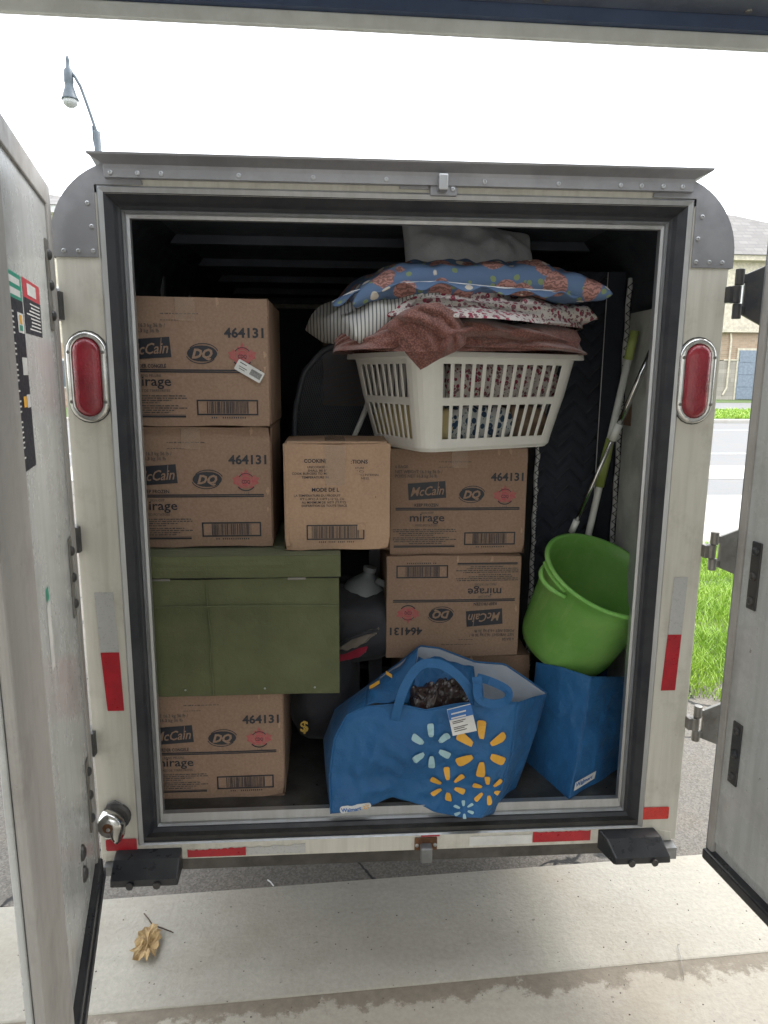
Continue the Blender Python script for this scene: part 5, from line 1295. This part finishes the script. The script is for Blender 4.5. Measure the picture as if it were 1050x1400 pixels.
fp = coons([at(462,890,.32), at(490,884,.30), at(512,868,.32)], [at(463,868,.36), at(490,860,.34), at(520,852,.34)], [at(462,890,.32), at(463,868,.36)], [at(512,868,.32), at(520,852,.34)])
m_ = MB(); m_.grid(lambda u, v: fp(u, v)+Vector((0, -.015*sin(pi*v), .008*nz((u*3, v*2, 0), 2))), 16, 10); obj('beige_flap', m_, BEIGEF, sp, smooth=True, solid=.004)
m_ = MB(); m_.grid(lambda u, v: fp(u*.75, v)+Vector((0, -.012*sin(pi*v)+.01, -.038+.004*nz((u*3, v*2, 1), 2))), 16, 10); obj('red_flap', m_, REDF, sp, smooth=True, solid=.004)
m_ = MB(); m_.tube([at(462,884,.30), at(480,872,.285), at(500,865,.28), at(516,862,.30)], .006, 8); obj('strap', m_, BLACKF, sp, smooth=True)
m_ = MB(); m_.grid(lambda u, v: fp(u*.7, v)+Vector((0, -.006*sin(pi*v)+.02, .045+.004*nz((u*3, v*2, 1), 2))), 16, 10); obj('beige_flap', m_, BEIGEF, sp, smooth=True, solid=.004)
jo = at(486, 866, .46)
jg = thing('jug', 'cloudy grey plastic jug lying among the bags right of the green chest', 'jug', jo)
m_ = MB(); Rj = Matrix.Rotation(radians(12), 4, 'Y')
m_.lathe([(.0001, 0), (.074, 0), (.078, .01), (.078, .12), (.060, .165), (.030, .190), (.018, .200), (.018, .215), (.0001, .215)], 24, Rj); obj('jug_body', m_, JUGM, jg, smooth=True)
m_ = MB(); m_.lathe([(.020, .207), (.021, .222), (.0001, .223)], 16, Rj); obj('cap', m_, JUGM, jg)
m_ = MB(); m_.tube([Rj @ Vector(p) for p in ((.025, -.03, .192), (.058, -.045, .185), (.084, -.05, .15), (.082, -.04, .10))], .011, 8); obj('handle', m_, JUGM, jg, smooth=True)
m_ = MB(); m_.box(-.045, .0, .62, .66, FLZ, 1.40); o = obj('post', m_, mat('grey_post', (.16, .165, .18), .6)); props(o, 'grey upright post in the gap between the green chest and the right boxes', 'post')
# dark stuff high in the back
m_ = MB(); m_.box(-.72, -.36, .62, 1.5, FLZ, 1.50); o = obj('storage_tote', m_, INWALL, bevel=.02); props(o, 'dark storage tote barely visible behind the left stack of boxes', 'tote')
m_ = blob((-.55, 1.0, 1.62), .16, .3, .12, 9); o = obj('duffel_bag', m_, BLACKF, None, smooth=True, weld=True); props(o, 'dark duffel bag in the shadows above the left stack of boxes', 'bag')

# ------------------------------------------------------------------ on the ground
m_ = MB(); lc = atz(202, 1292, .004)
lf = []
rn = random.Random(4)
def leafz(x, y): return .014+.018*nz((x, y, 0), 40)+.010*abs(nz((x, y, 0), 90))
n = 26
for k in range(n):
    a = 2*pi*k/n; r = (.050 if k % 2 else .040)*(1+.30*rn.random()); lf.append((r*.72*cos(a), r*1.25*sin(a)))
vs = [(0, 0, leafz(0, 0))]
for t in (.33, .66, 1.0): vs += [(x*t, y*t, leafz(x*t+lc.x, y*t+lc.y)) for x, y in lf]
fs = [(0, 1+k, 1+(k+1) % n) for k in range(n)]+[(1+r_*n+k, 1+r_*n+(k+1) % n, 1+(r_+1)*n+(k+1) % n, 1+(r_+1)*n+k) for r_ in range(2) for k in range(n)]
m_.add(vs, fs); lo = obj('dry_leaf', m_, DRYLEAF, solid=.0008, loc=(lc.x, lc.y, 0)); props(lo, 'dry curled tan leaf lying on the concrete at the lower left', 'leaf')
q = MB(); q.tube([(.002, -.04, .014), (.003, 0, .018), (.006, .04, .016), (.010, .062, .012)], .0014, 6); obj('leaf_rib', q, DRYLEAF, lo)
m_ = MB(); m_.tube([atz(237,1275,.005), atz(222,1269,.008), atz(208,1264,.006)], [.0014, .002, .0022], 6); m_.tube([atz(208,1264,.006), atz(203,1256,.008), atz(197,1249,.006)], [.0022, .0016, .0022], 6); m_.tube([atz(208,1264,.006), atz(206,1272,.010)], .0014, 6)
tw = obj('twig', m_, TWIGM, smooth=True); props(tw, 'thin forked twig beside the dry leaf on the concrete', 'twig')
m_ = MB(); m_.tube([atz(935,1340,.002), atz(931,1310,.006), atz(926,1292,.006), atz(929,1291,.004)], .0008, 5); w_ = obj('wire', m_, STEEL, smooth=True); props(w_, 'thin bent wire on the concrete at the lower right', 'wire')
m_ = MB(); m_.tube([atz(366,1203,.004), atz(370,1206,.006), atz(374,1211,.004)], .0022, 6); w_ = obj('straw_bit', m_, WHT); props(w_, 'tiny white sliver on the concrete edge below the trailer sill', 'litter')
rn = random.Random(11); m_ = MB()
for k in range(260):
    x, y = rn.uniform(-1.2, 1.3), rn.uniform(-.35, .5); r = rn.uniform(.0008, .0028)
    z = 0.0 if y > edge(x, -.05) else -.0035
    if y > edge(x, .37): z = -.012
    vs = [(x+r*cos(a)*rn.uniform(.7, 1.3), y+r*sin(a)*rn.uniform(.7, 1.3), z) for a in (0, 1.3, 2.5, 3.8, 5)]+[(x, y, z+r*.9)]
    m_.add(vs, [(i, (i+1) % 5, 5) for i in range(5)])
gr = obj('grit', m_, mat('grit_stone', (.14, .12, .10), .9)); props(gr, 'scattered grit and crumbs on the concrete apron', 'grit', None, 'stuff')

# ------------------------------------------------------------------ street lamp
YL = 9.0; bp_ = at(134, 205, YL)
sl = thing('street_lamp', 'grey street lamp with curved arm and bell-shaped head above the trailer roof', 'street lamp', (bp_.x, YL, 0))
LO = Vector((bp_.x, YL, 0))
m_ = MB(); m_.tube([(0, 0, 0), (0, 0, .6), (0, 0, at(131, 180, YL).z)], [.10, .075, .045], 12); obj('post', m_, LAMPM, sl, smooth=True)
m_ = MB(); m_.tube([at(x, y, YL)-LO for x, y in ((134,196),(131,178),(125,160),(117,137),(110,118),(102,104),(96,98))], .020, 8); obj('arm', m_, LAMPM, sl, smooth=True)
m_ = MB(); m_.tube([at(x, y, YL)-LO for x, y in ((131,205),(128,190),(127,172))], .014, 8); obj('brace', m_, LAMPM, sl, smooth=True)
hc = at(96, 137, YL)-LO; sc = .0115
m_ = MB(); m_.lathe([(.11, 0), (.112, .015), (.10, .03), (.078, .10), (.058, .16), (.055, .20), (.062, .22), (.058, .36), (.03, .40), (.022, .46), (.028, .49), (.012, .54), (.0001, .56)], 18, Matrix.Translation(hc)); obj('lamp_head', m_, LAMPM, sl, smooth=True)
m_ = MB(); m_.lathe([(.100, 0), (.09, -.05), (.05, -.085), (.0001, -.095)], 18, Matrix.Translation(hc)); obj('lamp_globe', m_, GLASSB, sl, smooth=True)

# ------------------------------------------------------------------ houses across the road
def house(name, label, px0, px1, pyb, pye, pyr, Y, doorpx=None):
    pass
HY = 50
def hp(px, py): return at(px, py, HY)
xL = hp(984, 500).x; O3 = Vector((xL, HY, 0))
hs_ = thing('house', 'tan brick two-storey house with blue garage door across the road at right', 'house', O3)
zt, ze = hp(1020, 357).z, hp(1020, 450).z
m_ = MB(); m_.box(.35, 14, 0, 9, 2.9, ze); obj('brick_wall', m_, BRICK, hs_)
m_ = MB(); m_.box(.30, 14, -.05, 9, 0, 2.85); obj('stone_wall', m_, STONE, hs_)
m_ = MB(); m_.box(.27, 14, -.12, 0, 2.85, 2.95); obj('stone_ledge', m_, CREAM, hs_)
m_ = MB(); m_.box(.2, 14, .25, 9, ze+.01, zt); obj('upper_wall', m_, CREAM, hs_)
m_ = MB(); m_.box(-.1, 14, -.4, 9, ze-.25, ze); obj('roof_fascia', m_, CREAM, hs_)
m_ = MB(); m_.box(-.35, 14.5, -.45, 9.5, zt, zt+.35); obj('eave', m_, CREAM, hs_)
rp = hp(1022, 298); zr = rp.z
m_ = MB(); v_ = [(-.5, -.6, zt+.36), (14.6, -.6, zt+.36), (14.6, 9.7, zt+.36), (-.5, 9.7, zt+.36), (rp.x-xL, 4.5, zr+1.2), (rp.x-xL+1.4, 4.5, zr+1.15)]
m_.add(v_, [(0,1,5,4), (1,2,5), (2,3,4,5), (3,0,4), (3,2,1,0)]); obj('roof', m_, SHING, hs_)
dx0 = hp(1008, 500).x-xL; dx1 = dx0+2.9; dzt = hp(1010, 479).z
m_ = MB(); m_.box(dx0, dx1, -.12, -.04, .05, dzt); gdr = obj('garage_door', m_, BLUED, hs_)
for k in range(4): m_ = MB(); zz = .08+k*(dzt-.05)/4; m_.box(dx0+.05, dx1-.05, -.15, -.12, zz, zz+(dzt-.05)/4-.06); obj('door_panel', m_, BLUED, gdr)
m_ = MB(); m_.box(dx0-.12, dx0, -.1, .02, 0, dzt+.15); m_.box(dx0, dx1, -.1, -.02, dzt, dzt+.15); obj('door_trim', m_, CREAM, hs_)
m_ = MB(); ps = [Vector(p) for p in ((.55, -.12, ze-.3), (.62, -.14, ze-.8), (.60, -.14, .9), (.35, -.14, .35))]; m_.tube(ps, .07, 8); obj('downspout', m_, CREAM, hs_)
for wx, wz in ((1.2, (ze+zt)/2-.9), (5, (ze+zt)/2-.9)):
    m_ = MB(); m_.box(wx, wx+1.5, .14, .22, wz, wz+1.7); wf = obj('window', m_, WHT, hs_); m_ = MB(); m_.box(wx+.1, wx+1.4, .12, .135, wz+.1, wz+1.6); obj('pane', m_, WINDM, wf)
# house at left
HY2 = 34; zl = at(70, 292, HY2).z; zr2 = at(66, 252, HY2).z; xr = at(94, 300, HY2).x
h2 = thing('house', 'beige house with grey shingle roof glimpsed between the left door and the trailer', 'house', (xr-9, HY2, 0))
m_ = MB(); m_.box(0, 9.4, 0, 8, .0, 3.0); obj('brick_wall', m_, BRICK, h2)
m_ = MB(); m_.box(.05, 9.3, .05, 8, 3.01, zl); obj('upper_wall', m_, CREAM, h2)
m_ = MB(); m_.box(-.3, 9.7, -.35, 8.4, zl, zl+.3); obj('eave', m_, WHT, h2)
m_ = MB(); m_.add([(-.4, -.45, zl+.31), (9.8, -.45, zl+.31), (9.8, 8.5, zl+.31), (-.4, 8.5, zl+.31), (1.5, 4, zr2+1.2), (8.0, 4, zr2+.3)], [(0,1,5,4), (1,2,5), (2,3,4,5), (3,0,4), (3,2,1,0)]); obj('roof', m_, SHING, h2)
for wx in (6.6, 8.0):
    m_ = MB(); m_.box(wx, wx+1.0, -.08, -.02, .9, 2.3); wf = obj('window', m_, WHT, h2); m_ = MB(); m_.box(wx+.08, wx+.92, -.1, -.085, .98, 2.2); obj('pane', m_, WINDM, wf)
    m_ = MB(); m_.box(wx, wx+1.0, -.04, .02, 4.2, 5.6); wf = obj('window', m_, WHT, h2); m_ = MB(); m_.box(wx+.08, wx+.92, -.06, -.045, 4.28, 5.5); obj('pane', m_, WINDM, wf)
